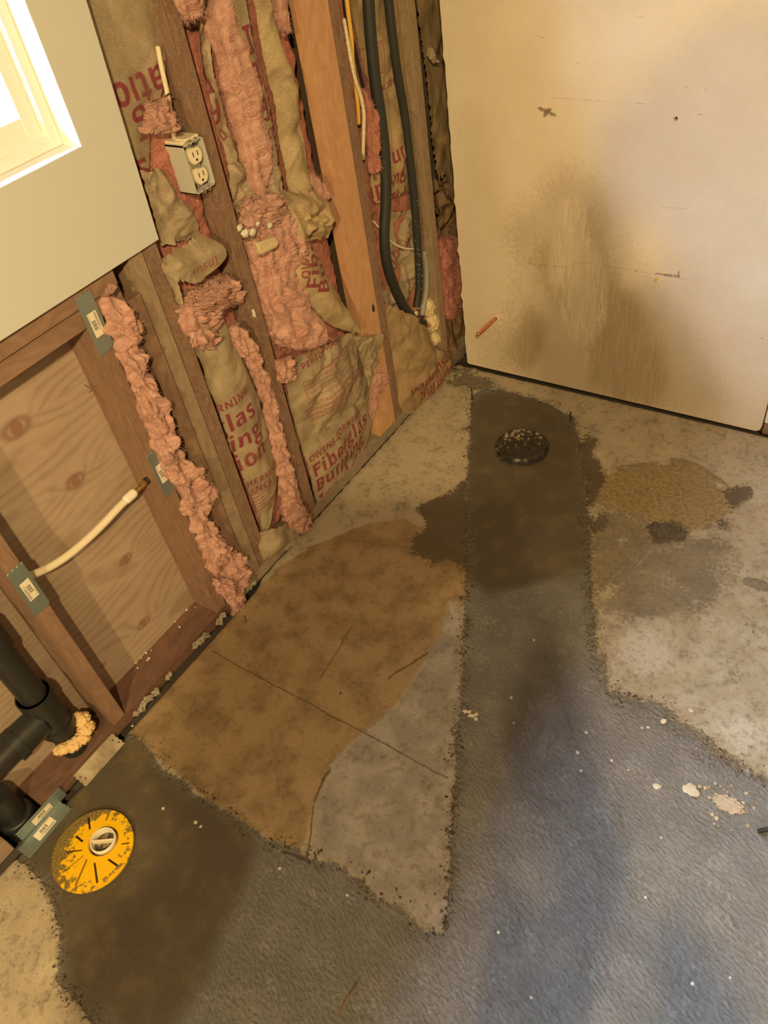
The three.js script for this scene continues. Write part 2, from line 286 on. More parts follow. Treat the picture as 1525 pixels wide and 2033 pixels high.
const mChalk = fm([[[0.9259,0.9316],[0.9493,0.8444],[1.015,0.8199],[1.0641,0.8772],[1.0692,0.9452],[1.0049,0.963]], [[1.1833,1.024],[1.2317,0.9703],[1.2973,0.9632],[1.3176,1.0454],[1.2455,1.0583]], [[1.0471,0.0904],[1.0729,0.0545],[1.1347,0.3047],[1.0536,0.3199]]], 7);
const mPale = fm([[[0.5808,1.5906],[0.6402,1.5322],[0.7371,1.5036],[0.8168,1.5776],[0.8381,1.6534],[0.7315,1.6712]], [[0.0557,0.914],[0.0782,0.7877],[0.0899,0.7221],[0.2733,0.6392],[0.3015,0.5657],[0.216,0.3951],[0.16,0.1879],[0.0886,0.0915],[0.0156,0.3955],[-0.0052,1.0314]]], 8);
const mDirt = fm([[[0.0605,0.0206],[0.1864,0.0529],[0.1904,0.0987],[0.111,0.1145],[0.0454,0.1405],[0.0334,0.0642]], [[0.9816,1.044],[1.0788,1.0078],[1.2154,1.0613],[1.3259,1.079],[1.3313,1.1009],[1.2075,1.1051],[1.0818,1.0497],[0.9911,1.0686]], [[0.5644,0.1929],[0.7638,0.6245],[0.8883,0.9006],[0.9816,1.044],[0.9618,1.0543],[0.9,0.9612],[0.7599,0.6673]]], 2);
const cracks = [[[0.0372,1.3885], [0.7492,1.3994], 0.0011], [[0.3261,1.1503], [0.3466,1.3233], 0.0009], [[0.5183,0.1627], [0.6048,0.1704], 0.0012], [[0.5058,1.5339], [0.5104,1.5109], 0.003], [[0.522,1.5847], [0.5078,1.5328], 0.002], [[0.5455,1.1342], [0.495,1.2431], 0.002], [[0.526,1.7073], [0.5823,1.6933], 0.003], [[0.0629,0.1177], [0.1383,0.1289], 0.001], [[0.5792,1.6891], [0.5259,1.5955], 0.0016]];
const CR = { dry: [0.43, 0.37, 0.285], brown: [0.35, 0.255, 0.15], grey: [0.29, 0.275, 0.272], fresh: [0.155, 0.158, 0.16], damp: [0.085, 0.071, 0.05], sand: [0.33, 0.25, 0.13], wet: [0.085, 0.066, 0.044] };  // brown carries painted shadow, grey carries painted cool daylight
function floorAt(x, z) {
  const n1 = fbm(x * 9 + 3, z * 9, 4), n2 = fbm(x * 9 - 7, z * 9 + 5, 4), f1 = fbm(x * 60, z * 60, 3), f2 = N2(x * 420, z * 420), g = N2(x * 180 + 40, z * 180);
  const xw = x + 0.02 * n1 + 0.004 * f1, zw = z + 0.02 * n2 + 0.004 * fbm(x * 60 + 9, z * 60, 2), xs = x + 0.006 * n1 + 0.003 * f1, zs = z + 0.006 * n2 + 0.003 * g;
  let c = mix3(CR.dry, [0.36, 0.32, 0.26], clamp(0.4 + n1 * 1.1)); c = mix3(c, [0.47, 0.42, 0.33], clamp(fbm(x * 5 + 20, z * 5, 3) * 1.4));
  const right = step(0.62, 0.75, x) * step(0.25, 0.6, z); c = mix3(c, mix3([0.33, 0.295, 0.22], [0.42, 0.385, 0.31], clamp(0.5 + n2 * 1.6)), right * 0.85);
  let rough = 0.93, h = 0.0006 * n1 + 0.0002 * f1;
  const br = step(0.2, 0.85, mBrownR(xw, zw) + 0.7 * n1 + 0.45 * f1 - 0.05); c = mix3(c, mix3([0.2, 0.165, 0.115], [0.13, 0.108, 0.08], clamp(0.5 + 1.5 * n2 + f1)), 0.8 * br);
  const pale = mPale(xw, zw); c = mix3(c, [0.5, 0.44, 0.34], 0.35 * pale);
  const b = step(0.35, 0.65, mBrownShade(xs, zs)); c = mix3(c, mix3(CR.brown, [0.26, 0.18, 0.1], clamp(0.4 + n1 * 1.5)), b); rough = lerp(rough, 0.82, b);
  const gy = step(0.3, 0.7, mGreyDaylit(xw, zw) + 0.22 * f1); c = mix3(c, mix3(CR.grey, [0.4, 0.378, 0.37], clamp(0.35 + n2 * 1.8)), gy);
  const mo = clamp(fbm(x * 22 + 4, z * 22, 4) * 1.6 - 0.1) * right; c = mix3(c, [0.2, 0.17, 0.125], 0.6 * mo * (1 - step(0.25, 0.5, 0.6 - z)));
  const sp = clamp((g - 0.55) * 3) * (1 - b * 0.3); c = mix3(c, mix3(c, [0.12, 0.095, 0.06], 0.5), sp * 0.7 * clamp(0.3 + n2 * 2));
  const ch = step(0.3, 0.75, mChalk(xw, zw) + 0.35 * f1 + 0.2 * n1); c = mix3(c, [0.5, 0.48, 0.43], 0.75 * ch);
  const rim = step(0.35, 0.6, mRim(xs, zs)), sd = step(0.3, 0.7, mSand(xw, zw) + 0.15 * f1); c = mix3(c, [0.17, 0.13, 0.08], 0.8 * rim * clamp(0.55 + 1.6 * n2 + 0.8 * f1)); c = mix3(c, mix3(CR.sand, [0.2, 0.15, 0.08], clamp(f1 * 1.6 + 0.25 + 0.3 * g)), 0.95 * sd); h += 0.0012 * sd * (0.5 + g);
  const dd = step(0.2, 0.8, mDirt(xw, zw) + 0.5 * f1 + 0.15 * g); c = mix3(c, [0.13, 0.11, 0.085], 0.75 * dd); h += 0.004 * dd * (0.5 + f1 + 0.4 * g);
  const w = step(0.2, 0.7, mWet(xw, zw) + 0.5 * f1 + 0.3 * n1 + 0.15 * g); c = mix3(c, CR.wet, 0.92 * w); rough = lerp(rough, 0.7, w);
  // the fresh cement patch, trowelled; smoother and damper round the two drains
  const m = mTrench(xs, zs), t = step(0.35, 0.65, m + 0.12 * f1), me = mEdge(xw, zw), e = Math.max(Math.exp(-Math.pow((m - 0.45) / 0.28, 2)) * clamp(0.6 + 1.4 * n2 + 0.7 * f1), Math.exp(-Math.pow((me - 0.55) / 0.25, 2)) * step(-0.05, 0.3, f1 + 0.5 * n2 + 0.3 * g));
  const sm = step(0.2, 0.8, mSmooth(xw, zw) + 0.1 * n1), rip = fbm(x * 42 + z * 20, z * 95 - x * 40, 3);
  let fc = mix3(CR.fresh, [0.2, 0.204, 0.206], clamp(0.25 + n1 * 1.2 + 0.6 * rip)); fc = mix3(fc, [0.25, 0.254, 0.255], clamp((f1 + n2 - 0.35) * 1.2)); fc = mix3(fc, CR.damp, sm); fc = mix3(fc, mix3(fc, [0.2, 0.15, 0.08], 0.4), clamp(n2 * 1.5) * sm);
  c = mix3(c, fc, t); rough = lerp(rough, lerp(0.62, 0.6, sm), t);
  c = mix3(c, [0.075, 0.062, 0.048], 0.6 * e); h += t * (-0.0025 + 0.0016 * rip * (1 - sm) + 0.0006 * n1) - 0.0022 * e * (0.5 + f1);
  const grime = step(0.12, 0.5, fbm(x * 34 + 3, z * 34, 4) + 0.35 * n1) * (1 - 0.5 * t); c = mix3(c, [0.11, 0.088, 0.06], 0.32 * grime);
  c = c.map((q) => q * (1 + 0.14 * f2 + 0.1 * f1 + 0.06 * g)); h += 0.00018 * f2 * (1 - 0.5 * t) + 0.0002 * g;
  for (const [p, q, wd] of cracks) { const d = segDist(x + 0.004 * n1 + 0.0012 * f1, z + 0.004 * n2, p, q); if (d < wd * 1.6) { const k = 1 - step(wd * 0.5, wd * 1.6, d); c = mix3(c, [0.05, 0.04, 0.03], 0.75 * k); h -= 0.0012 * k; } }
  return [c, rough, h];
}
const FW = 1200, FH = 1680, fCol = new Uint8Array(FW * FH * 4), fBump = new Uint8Array(FW * FH * 4), fRough = new Uint8Array(300 * 420 * 4);
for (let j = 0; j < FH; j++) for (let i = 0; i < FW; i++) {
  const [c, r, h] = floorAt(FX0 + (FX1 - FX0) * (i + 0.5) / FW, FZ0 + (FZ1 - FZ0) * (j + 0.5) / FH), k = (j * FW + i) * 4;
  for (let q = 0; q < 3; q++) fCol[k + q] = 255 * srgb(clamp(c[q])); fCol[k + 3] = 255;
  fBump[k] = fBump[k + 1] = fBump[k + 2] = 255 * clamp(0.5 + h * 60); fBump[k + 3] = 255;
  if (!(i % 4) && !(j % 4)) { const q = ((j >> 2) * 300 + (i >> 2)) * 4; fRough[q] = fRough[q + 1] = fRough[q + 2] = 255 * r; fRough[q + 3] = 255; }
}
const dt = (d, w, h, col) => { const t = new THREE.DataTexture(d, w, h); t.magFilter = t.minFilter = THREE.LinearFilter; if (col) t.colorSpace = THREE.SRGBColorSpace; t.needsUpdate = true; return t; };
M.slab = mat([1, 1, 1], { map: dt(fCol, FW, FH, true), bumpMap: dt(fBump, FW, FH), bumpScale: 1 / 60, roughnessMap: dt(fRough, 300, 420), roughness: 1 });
const floor = struct('floor', 'concrete slab with dark fresh cement patches and damp stains');
{
  const NX = 230, NZ = 320, g = new THREE.PlaneGeometry(1, 1, NX, NZ), p = g.attributes.position, uv = g.attributes.uv;
  for (let i = 0; i < p.count; i++) {
    const u = p.getX(i) + 0.5, v = 0.5 - p.getY(i), x = FX0 + u * (FX1 - FX0), z = FZ0 + v * (FZ1 - FZ0), m = mTrench(x, z);
    const far = 1 - step(1.1, 1.2, z), lip = -0.018 * Math.exp(-Math.pow((x - FX0) / 0.006, 2)) * (1 - 0.75 * far);
    p.setXYZ(i, x + (u < 0.001 ? 0.003 * N2(z * 30, 3) - 0.006 * far : 0), -0.0025 * m + 0.0012 * fbm(x * 6, z * 6, 3) + lip - 0.03 * (1 - step(-0.006, 0.003, z)), z); uv.setXY(i, u, v);
  }
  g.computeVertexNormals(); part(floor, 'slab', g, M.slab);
  M.concrete = mat([0.4, 0.35, 0.27], { roughness: 0.95, bumpMap: paperGrain, bumpScale: 0.002 });
  part(floor, 'slab_base', new THREE.BoxGeometry(4.4, 0.1, 5.4).translate(1.95, -0.09, 2.4), mat([0.07, 0.06, 0.05], { roughness: 1 }));
  part(floor, 'slab_beyond', new THREE.BoxGeometry(2.3, 0.04, 5.2).translate(FX1 + 1.15, -0.021, 2.5), M.concrete);
  part(floor, 'slab_behind', new THREE.BoxGeometry(FX1, 0.04, 2.6).translate(FX1 / 2, -0.021, FZ1 + 1.3), M.concrete);
}

{ // loose grit: crumbs along the broken edges of the patch and dust over the slab, beyond counting
  const R = rng(77), n = 5200, geo = new THREE.IcosahedronGeometry(1, 0), im = new THREE.InstancedMesh(geo, mat([1, 1, 1], { roughness: 1 }), n), m4 = new THREE.Matrix4(), q = new THREE.Quaternion(), col = new THREE.Color(); let k = 0;
  const put = (x, z, r, c) => { q.setFromEuler(new THREE.Euler(R() * 6, R() * 6, R() * 6)); m4.compose(new THREE.Vector3(x, -0.0025 * mTrench(x, z) + 0.0012 * fbm(x * 6, z * 6, 3) + r * 0.2, z), q, new THREE.Vector3(r * (0.7 + R()), r * 0.6, r * (0.7 + R()))); im.setMatrixAt(k, m4); im.setColorAt(k, col.setRGB(...c)); k++; };
  while (k < 3400) { const i = Math.floor(R() * TRENCH.length), a = TRENCH[i], b = TRENCH[(i + 1) % TRENCH.length], L = Math.hypot(b[0] - a[0], b[1] - a[1]), t = R(), s = (R() + R() + R() - 1.5) * 0.022, x = lerp(a[0], b[0], t) - (b[1] - a[1]) / L * s, z = lerp(a[1], b[1], t) + (b[0] - a[0]) / L * s; if (R() > L * 4 || x < 0.03 || z < 0.02 || x > 1.7 || z > 2.4 || fbm(x * 14, z * 14, 2) < -0.05) continue; const v = 0.5 + 0.8 * R(); put(x, z, 0.0006 + 0.0026 * Math.pow(R(), 3), [0.1 * v, 0.084 * v, 0.062 * v]); }
  while (k < n) { const x = 0.03 + 1.6 * R(), z = 0.03 + 2.3 * R(), v = R() < 0.4 ? 2.6 : 0.6; put(x, z, 0.0004 + 0.0009 * R() * R(), [0.14 * v, 0.12 * v, 0.09 * v]); }
  im.name = 'grit'; im.userData = { kind: 'stuff' }; im.castShadow = im.receiveShadow = true; floor.add(im);
}

// ---------------------------------------------------------------- left wall: framing, sheathing, painted drywall
const wallLeft = struct('wall_left', 'opened stud wall with plywood sheathing below painted drywall');
const CEIL = 2.42, WZ0 = 1.176, WZ1 = 2.1, WY0 = 1.193, WY1 = 2.08;
const STUDS = [   // z0, z1, top, material, sink
  [0.045, 0.083, CEIL, 'studGrey'], [0.37, 0.408, CEIL, 'studDusty'], [0.856, 0.894, CEIL, 'studDusty'],
  [1.084, 1.122, CEIL, 'studDusty'], [1.1235, 1.1605, CEIL, 'studGrey'], [1.162, 1.2, 0.905, 'studRed'],
  [1.268, 1.304, 0.905, 'studRed'], [1.646, 1.682, 0.905, 'studRed'], [2.03, 2.068, 0.905, 'studGrey'], [2.11, 2.148, CEIL, 'studRed'], [2.5, 2.538, CEIL, 'studRed'],
];
STUDS.forEach(([z0, z1, top, m], k) => part(wallLeft, 'stud', board(-0.089, 0, 0.038, top, z0, z1, 0.003, k * 0.31), M[m]));
part(wallLeft, 'backing_board', board(-0.038, 0.001, 0.038, CEIL, 0.4095, 0.5, 0.002, 0.4), M.studNew, 'bright newer board turned flat');
part(wallLeft, 'sill_plate', board(-0.092, -0.002, 0, 0.038, -0.12, 1.26, 0.002, 0.2), M.sill);
part(wallLeft, 'sill_plate', board(-0.092, -0.002, 0, 0.038, 1.261, 1.905, 0.003, 0.7), M.sillRed);
part(wallLeft, 'sill_plate', board(-0.092, -0.004, 0, 0.038, 2.0, 5, 0.003, 0.5), M.studGrey);
part(wallLeft, 'rough_sill', board(-0.089, -0.001, 0.906, 0.943, 1.203, 2.109, 0.002, 0.3), M.studRed);
part(wallLeft, 'rough_sill', board(-0.089, 0, 0.945, 0.983, 1.203, 2.109, 0.002, 0.9), M.studRed);
{ // plywood sheathing with knots
  const PZ0 = 1.2, PZ1 = 2.5, knots = [[-0.089,0.1228,1.4558], [-0.089,0.3241,1.4155], [-0.089,0.5885,1.4307], [-0.089,0.7709,1.483], [-0.089,0.1209,1.5958]].map((p, i) => [p[2], p[1], [0.011, 0.01, 0.013, 0.017, 0.005][i]]);
  const t = tex(1024, 860, (u, v) => {
    const z = PZ0 + (PZ1 - PZ0) * u, y = v * 1.09; let s = y * 52 + 0.7 * fbm(z * 2.2, y * 9, 3) + 1.7 * N2(z * 1.1 + 5, y * 2.6), kn = 0, halo = 0;
    for (const [kz, ky, r] of knots) { const dx = (z - kz) / 1.6, dy = y - ky, d = Math.hypot(dx, dy); s += (dy >= 0 ? 1 : -1) * 3.2 * Math.exp(-d / (r * 2.4)) + 1.4 * Math.exp(-d / (r * 5)); kn = Math.max(kn, 1 - step(r * 0.8, r * 1.05, Math.hypot((z - kz) * 1.15, dy * 0.9))); halo = Math.max(halo, Math.exp(-Math.pow((d - r) / (r * 0.35), 2))); }
    const ring = Math.abs(((s % 1) + 1) % 1 - 0.5) * 2, fine = N2(z * 26, y * 300), stain = fbm(z * 3 + 9, y * 5, 3);
    let c = mix3([0.41, 0.32, 0.255], [0.26, 0.175, 0.13], clamp(Math.pow(ring, 2.2) * 0.55 + 0.16 * fine + 0.12)); c = mix3(c, [0.46, 0.37, 0.3], clamp(0.25 + stain)); c = mix3(c, [0.2, 0.12, 0.08], clamp(step(0.2, 0.6, stain) * 0.5));
    c = mix3(c, [0.16, 0.075, 0.05], 0.6 * halo); c = mix3(c, [0.24, 0.12, 0.075], 0.85 * kn);
    return c;
  }, { repeat: false });
  const g = new THREE.BoxGeometry(0.012, 1.09, PZ1 - PZ0).translate(-0.095, 0.545, (PZ0 + PZ1) / 2), p = g.attributes.position, uv = g.attributes.uv;
  for (let i = 0; i < p.count; i++) uv.setXY(i, (p.getZ(i) - PZ0) / (PZ1 - PZ0), p.getY(i) / 1.09);
  part(wallLeft, 'plywood_panel', g, mat([1, 1, 1], { map: t, roughness: 0.75, bumpMap: grainBump, bumpScale: 0.0003 }), 'plywood panel with round knots');
  M.sheath = mat([0.13, 0.085, 0.06], { roughness: 0.95 });
  part(wallLeft, 'sheathing', mergeGeometries([new THREE.BoxGeometry(0.03, 2.6, 1.42).translate(-0.118, 1.2, WZ0 - 0.71), new THREE.BoxGeometry(0.03, 2.6, 3.0).translate(-0.118, 1.2, WZ1 + 1.5), new THREE.BoxGeometry(0.03, WY0 + 0.1, WZ1 - WZ0).translate(-0.118, WY0 / 2 - 0.05, (WZ0 + WZ1) / 2), new THREE.BoxGeometry(0.03, 0.5, WZ1 - WZ0).translate(-0.118, WY1 + 0.25, (WZ0 + WZ1) / 2)]), M.sheath);
  const gypBump = tex(256, 256, (u, v) => 0.5 + 0.3 * tileN(u, v, 12, 12, 4) + 0.2 * tileN(u, v, 30, 30, 6), { color: false });
  M.gypBump = gypBump;
  const s = new THREE.Shape([[-1.087, 0.984], [-1.0865, 1.0], [-1.064, 1.39], [-1.06, CEIL], [-5, CEIL], [-5, 0.984]].map((p) => new THREE.Vector2(...p)));
  s.holes.push(new THREE.Path([[-WZ0, WY0], [-WZ0, WY1], [-WZ1, WY1], [-WZ1, WY0]].map((p) => new THREE.Vector2(...p))));
  const d = new THREE.ExtrudeGeometry(s, { depth: 0.0125, bevelEnabled: true, bevelSize: 0.0007, bevelThickness: 0.0007, bevelSegments: 1 }).rotateY(Math.PI / 2).translate(0.001, 0, 0);
  part(wallLeft, 'drywall_panel', d, mat([0.57, 0.61, 0.62], { roughness: 0.6, bumpMap: gypBump, bumpScale: 0.0004 }), 'pale grey painted drywall round the window');
  const rv = mat([0.82, 0.84, 0.84], { roughness: 0.45 });
  for (const [y0, y1, z0, z1] of [[WY0 - 0.012, WY0, WZ0 - 0.012, WZ1 + 0.012], [WY1, WY1 + 0.012, WZ0 - 0.012, WZ1 + 0.012], [WY0, WY1, WZ0 - 0.012, WZ0], [WY0, WY1, WZ1, WZ1 + 0.012]]) part(wallLeft, 'reveal_lining', new THREE.BoxGeometry(0.118, y1 - y0, z1 - z0).translate(-0.0455, (y0 + y1) / 2, (z0 + z1) / 2), rv);
  // crusty old mortar and dark joint where the sill meets the slab
  const cr = gridGeo(180, 12, (u, v) => { const z = 1.66 - u * 0.5, a = v * Math.PI, n = fbm(z * 40, v * 3, 3), r = 0.006 + 0.006 * n + 0.004 * N2(z * 90, v * 4), on = step(-0.25, 0.15, N2(z * 13, 4.2)); return new THREE.Vector3(0.001 + Math.sin(a) * r * on * 1.2, 0.017 + 0.006 * N2(z * 20, 9) - Math.cos(a) * r * 1.3 * on, z); }, (p) => [p.z * 3, p.y * 3]);
  part(wallLeft, 'mortar_crust', cr, mat([0.34, 0.31, 0.24], { roughness: 1, bumpMap: paperGrain, bumpScale: 0.003 }), 'pale crusty mortar along the sill');
}
// window: white vinyl slider in a painted reveal
const win = struct('window_1', 'white vinyl sliding window glowing with daylight');
{
  const fr = (x0, x1, y0, y1, z0, z1) => new RoundedBoxGeometry(x1 - x0, y1 - y0, z1 - z0, 2, 0.003).translate((x0 + x1) / 2, (y0 + y1) / 2, (z0 + z1) / 2);
  const A = -0.104, B = -0.034;
  part(win, 'frame_stile', fr(A, B, WY0, WY1, WZ0, WZ0 + 0.022), M.vinyl); part(win, 'frame_stile', fr(A, B, WY0, WY1, WZ1 - 0.022, WZ1), M.vinyl);
  part(win, 'frame_rail', fr(A + 0.001, B - 0.0015, WY0, WY0 + 0.02, WZ0 + 0.001, WZ1 - 0.001), M.vinyl); part(win, 'frame_rail', fr(A + 0.001, B - 0.0015, WY1 - 0.02, WY1, WZ0 + 0.001, WZ1 - 0.001), M.vinyl);
  for (const x of [-0.05, -0.078]) part(win, 'track', fr(x, x + 0.004, WY0 + 0.018, WY0 + 0.03, WZ0 + 0.02, WZ1 - 0.02), M.vinyl);
  const sash = (x0, x1, z0, z1) => {
    const b = part(win, 'sash', mergeGeometries([fr(x0, x1, WY0 + 0.022, WY1 - 0.022, z0, z0 + 0.03), fr(x0, x1, WY0 + 0.022, WY1 - 0.022, z1 - 0.03, z1), fr(x0 + 0.0012, x1 - 0.0012, WY0 + 0.023, WY0 + 0.06, z0 + 0.001, z1 - 0.001), fr(x0 + 0.0012, x1 - 0.0012, WY1 - 0.06, WY1 - 0.023, z0 + 0.001, z1 - 0.001)]), M.vinyl);
    part(b, 'pane', new THREE.BoxGeometry(0.004, WY1 - WY0 - 0.1, z1 - z0 - 0.06).translate((x0 + x1) / 2, (WY0 + WY1) / 2, (z0 + z1) / 2), mat([0.96, 0.99, 0.99], { transmission: 1, roughness: 0, thickness: 0, ior: 1.5 }));
  };
  sash(-0.07, -0.048, WZ0 + 0.022, 1.62); sash(-0.1, -0.078, 1.585, WZ1 - 0.022);
  part(win, 'screen_stile', fr(-0.1, -0.086, WY0 + 0.02, WY1 - 0.02, WZ0 + 0.075, WZ0 + 0.096), M.vinyl); part(win, 'screen_stile', fr(-0.1, -0.086, WY0 + 0.02, WY1 - 0.02, WZ0 + 0.125, WZ0 + 0.14), M.vinyl);
}
// outside: eave over the window and the ground
const eave = struct('trim_1', 'roof eave shading the window outside');
part(eave, 'soffit', new THREE.BoxGeometry(0.62, 0.08, 6).translate(-0.445, 2.36, 1.2), mat([0.6, 0.6, 0.58], { roughness: 0.8 }));
part(struct('wall_added_outside', 'pale unseen wall added outside the window to cut low sky light'), 'sky_blocker', new THREE.BoxGeometry(0.2, 3.7, 16).translate(-2.8, 1.5, 1), mat([0.62, 0.63, 0.62], { roughness: 0.9 }));  // unseen wall, added to block low sky light on the right wall
const ground = struct('ground', 'pale gravel ground outside the window');
part(ground, 'gravel', new THREE.BoxGeometry(24, 0.2, 40).translate(-12.2, -0.4, 0), mat([0.36, 0.35, 0.31], { roughness: 1 }));

// ---------------------------------------------------------------- right wall: old painted drywall with dirt and drips
const wallRight = struct('wall_right', 'cream painted drywall with brown dirt stains and drips');
{
  const X0 = 0.03, X1 = 1.05, rm = masker(X0, X1, 0, 1.4, 0.004);
  const k0 = rm([[[0.2419,0.5759],[0.3224,0.6446],[0.3676,0.7058],[0.425,0.7514],[0.483,0.723],[0.5154,0.651],[0.5788,0.5586],[0.6613,0.435],[0.7894,0.3148],[0.8983,0.151],[0.9317,0.0302],[0.5543,0.0009],[0.189,-0.0024],[0.1118,0.0313],[0.0954,0.0897],[0.2159,0.2515],[0.2714,0.3688],[0.2221,0.4621]]], 12);
  const kD = rm([[[0.3304,0.5253],[0.3663,0.5758],[0.3945,0.4872],[0.4062,0.3237],[0.3566,0.2879],[0.3257,0.378]], [[0.4465,0.6364],[0.4903,0.637],[0.5097,0.5493],[0.5649,0.4504],[0.6385,0.3671],[0.7246,0.2501],[0.7551,0.1135],[0.7196,0.0073],[0.5283,0.004],[0.4867,0.1599],[0.5249,0.3626],[0.5079,0.4728],[0.4622,0.543]], [[0.252,0.2586],[0.3395,0.2935],[0.3667,0.1514],[0.3039,0.0473],[0.1897,0.0189],[0.2031,0.1341]]], 9);
  const kP = rm([[[0.3869,0.6298],[0.4428,0.6573],[0.489,0.5466],[0.5296,0.4127],[0.5376,0.2798],[0.4776,0.1766],[0.4172,0.2188],[0.3688,0.3854]]], 4);
  const kL = rm([[[0.1062,0.915],[0.1784,0.814],[0.1939,0.6161],[0.2211,0.4287],[0.1989,0.285],[0.1141,0.0735],[0.0449,0.0783],[0.066,0.6022]]], 9), kLow = rm([[[0.082,0.1867],[0.3754,0.1534],[0.7025,0.174],[1.0044,0.1075],[1.0271,-0.0178],[0.5567,-0.0396],[0.0491,-0.0053]]], 10);
  const gouges = [[[0.3253,0.8802], [0.3653,0.866], 0.005], [[0.3397,0.8646], [0.351,0.8777], 0.006], [[0.6727,0.4632], [0.7007,0.4648], 0.0022], [[0.6982,0.4628], [0.7407,0.4668], 0.0036], [[0.7366,0.4782], [0.7411,0.4638], 0.003], [[0.6182,0.4637], [0.6241,0.4631], 0.0016]];
  const lines = [[[0.3591,0.9075], [0.5002,0.9052], 0.0006], [[0.5002,0.9052], [0.6397,0.9044], 0.0004], [[0.2807,0.4329], [0.4194,0.4415], 0.0014], [[0.4347,0.4567], [0.4959,0.4709], 0.001], [[0.5491,0.4635], [0.7648,0.4602], 0.0007], [[0.6732,0.6533], [0.7381,0.6566], 0.0006], [[0.3088,1.0505], [0.3427,1.0441], 0.0006], [[0.5675,1.0892], [0.5805,1.0891], 0.0007], [[0.6925,0.9457], [0.7065,0.9462], 0.0007], [[0.7408,0.9409], [0.7466,0.94], 0.0008], [[0.7323,0.885], [0.7438,0.8867], 0.0014], [[0.6088,0.1289], [0.6187,0.1257], 0.0016]];
  const dots = [[[0.2333,0.0709], 0.0035], [[0.2298,0.0842], 0.002], [[0.3297,0.0189], 0.0016], [[0.9496,0.0105], 0.0022], [[0.4277,0.9905], 0.0012], [[0.4906,1.1058], 0.001], [[0.5635,0.9206], 0.0012], [[0.5424,0.9301], 0.0008], [[0.6021,0.9358], 0.001], [[0.168,0.9447], 0.0012], [[0.7041,0.6035], 0.001], [[0.9826,0.3219], 0.002], [[0.389,0.9976], 0.0009]];
  const t = tex(900, 1800, (u, v) => {
    const x = X0 + (X1 - X0) * u, y = CEIL * v, n = fbm(x * 4, y * 4, 4), f = fbm(x * 45, y * 45, 3), g = N2(x * 420, y * 420), g2 = N2(x * 190 + 5, y * 190), st = fbm(x * 9 + 2, y * 4, 3);
    let c = mix3([0.76, 0.705, 0.6], [0.72, 0.655, 0.54], clamp(0.5 + n)); c = c.map((q) => q * (1 + 0.02 * g + 0.025 * f));
    if (y > 1.38) return c;
    const xw = x + 0.012 * f + 0.02 * n, yw = y + 0.012 * fbm(x * 45 + 7, y * 45, 3), a = k0(xw, yw), d = kD(xw, yw), p = kP(x + 0.004 * f, y), l = kL(xw, yw), lo = kLow(xw, yw), dirt = [0.32, 0.245, 0.165];
    const speck = (m, e) => step(0.62 - 0.62 * m, 0.9 - 0.55 * m, 0.5 + 0.5 * (0.6 * g2 + 0.55 * g + 0.5 * f)) * step(0.02, 0.3, m) * e;
    c = mix3(c, dirt, speck(a, 0.36)); c = mix3(c, dirt, 0.15 * step(0.1, 0.9, a + 0.5 * st + 0.12 * g) * step(0.05, 0.6, a)); c = mix3(c, mix3(dirt, [0.4, 0.31, 0.21], clamp(0.4 + f)), clamp(step(0.1, 0.95, d + 0.3 * f + 0.35 * st + 0.15 * g) * step(0.02, 0.35, d) * 0.8)); c = mix3(c, dirt, speck(l, 0.16)); c = mix3(c, dirt, speck(lo, 0.12));
    const drip = N2(x * 150 + 1.2 * N2(x * 20, y * 9), y * 5), drip2 = N2(x * 330, y * 9 + 4); c = mix3(c, [0.66, 0.6, 0.5], clamp(step(-0.1, 0.3, drip * 0.75 + drip2 * 0.55 + 0.25 * g2) * step(0.1, 0.6, p + 0.25 * f)) * 0.85);
    const run = N2(x * 210, y * 4 + 9); c = mix3(c, [0.62, 0.55, 0.44], clamp(step(0.35, 0.6, run) * step(0.05, 0.5, d * a) * 0.35));
    for (const [q, r, w] of gouges) { const e = segDist(x + 0.006 * f, y + 0.003 * g2, q, r); c = mix3(c, [0.2, 0.15, 0.1], 0.85 * (1 - step(w * 0.6, w, e))); }
    for (const [q, r, w] of lines) c = mix3(c, [0.26, 0.19, 0.12], 0.7 * (1 - step(w * 0.4, w * 1.3, segDist(x, y + 0.001 * f, q, r))) * clamp(0.8 + f));
    for (const [q, w] of dots) c = mix3(c, [0.1, 0.065, 0.045], 1 - step(w * 0.5, w, Math.hypot(x - q[0], y - q[1])));
    return c;
  }, { repeat: false });
  const R = rng(5), left = []; for (let y = 0.02; y < CEIL; y += 0.02) left.push([0.046 + 0.0025 * N2(y * 18, 1) + (R() < 0.1 ? -0.004 : 0), y]);
  const hole = [0.6823,0.8732], s = new THREE.Shape([[0.05, 0.012], ...left, [0.046, CEIL], [1.036, CEIL], [1.036, 0.03], [1.033, 0.016], [1.022, 0.0085]].reverse().map((p) => new THREE.Vector2(...p)));
  const hp = new THREE.Path(); hp.absarc(hole[0], hole[1], 0.005, 0, Math.PI * 2, true); s.holes.push(hp);
  const g = new THREE.ExtrudeGeometry(s, { depth: 0.0125, bevelEnabled: false, curveSegments: 10 }).translate(0, 0, -0.0125), p = g.attributes.position, uv = g.attributes.uv;
  for (let i = 0; i < p.count; i++) uv.setXY(i, (p.getX(i) - X0) / (X1 - X0), p.getY(i) / CEIL);
  part(wallRight, 'drywall_panel', g, mat([1, 1, 1], { map: t, roughness: 0.5, bumpMap: M.gypBump, bumpScale: 0.0012 }), 'cream drywall sheet with brown splash stains');
  part(wallRight, 'framing', new THREE.BoxGeometry(1.0, CEIL, 0.09).translate(0.551, CEIL / 2 + 0.0005, -0.0585), mat([0.05, 0.035, 0.028], { roughness: 1 }));
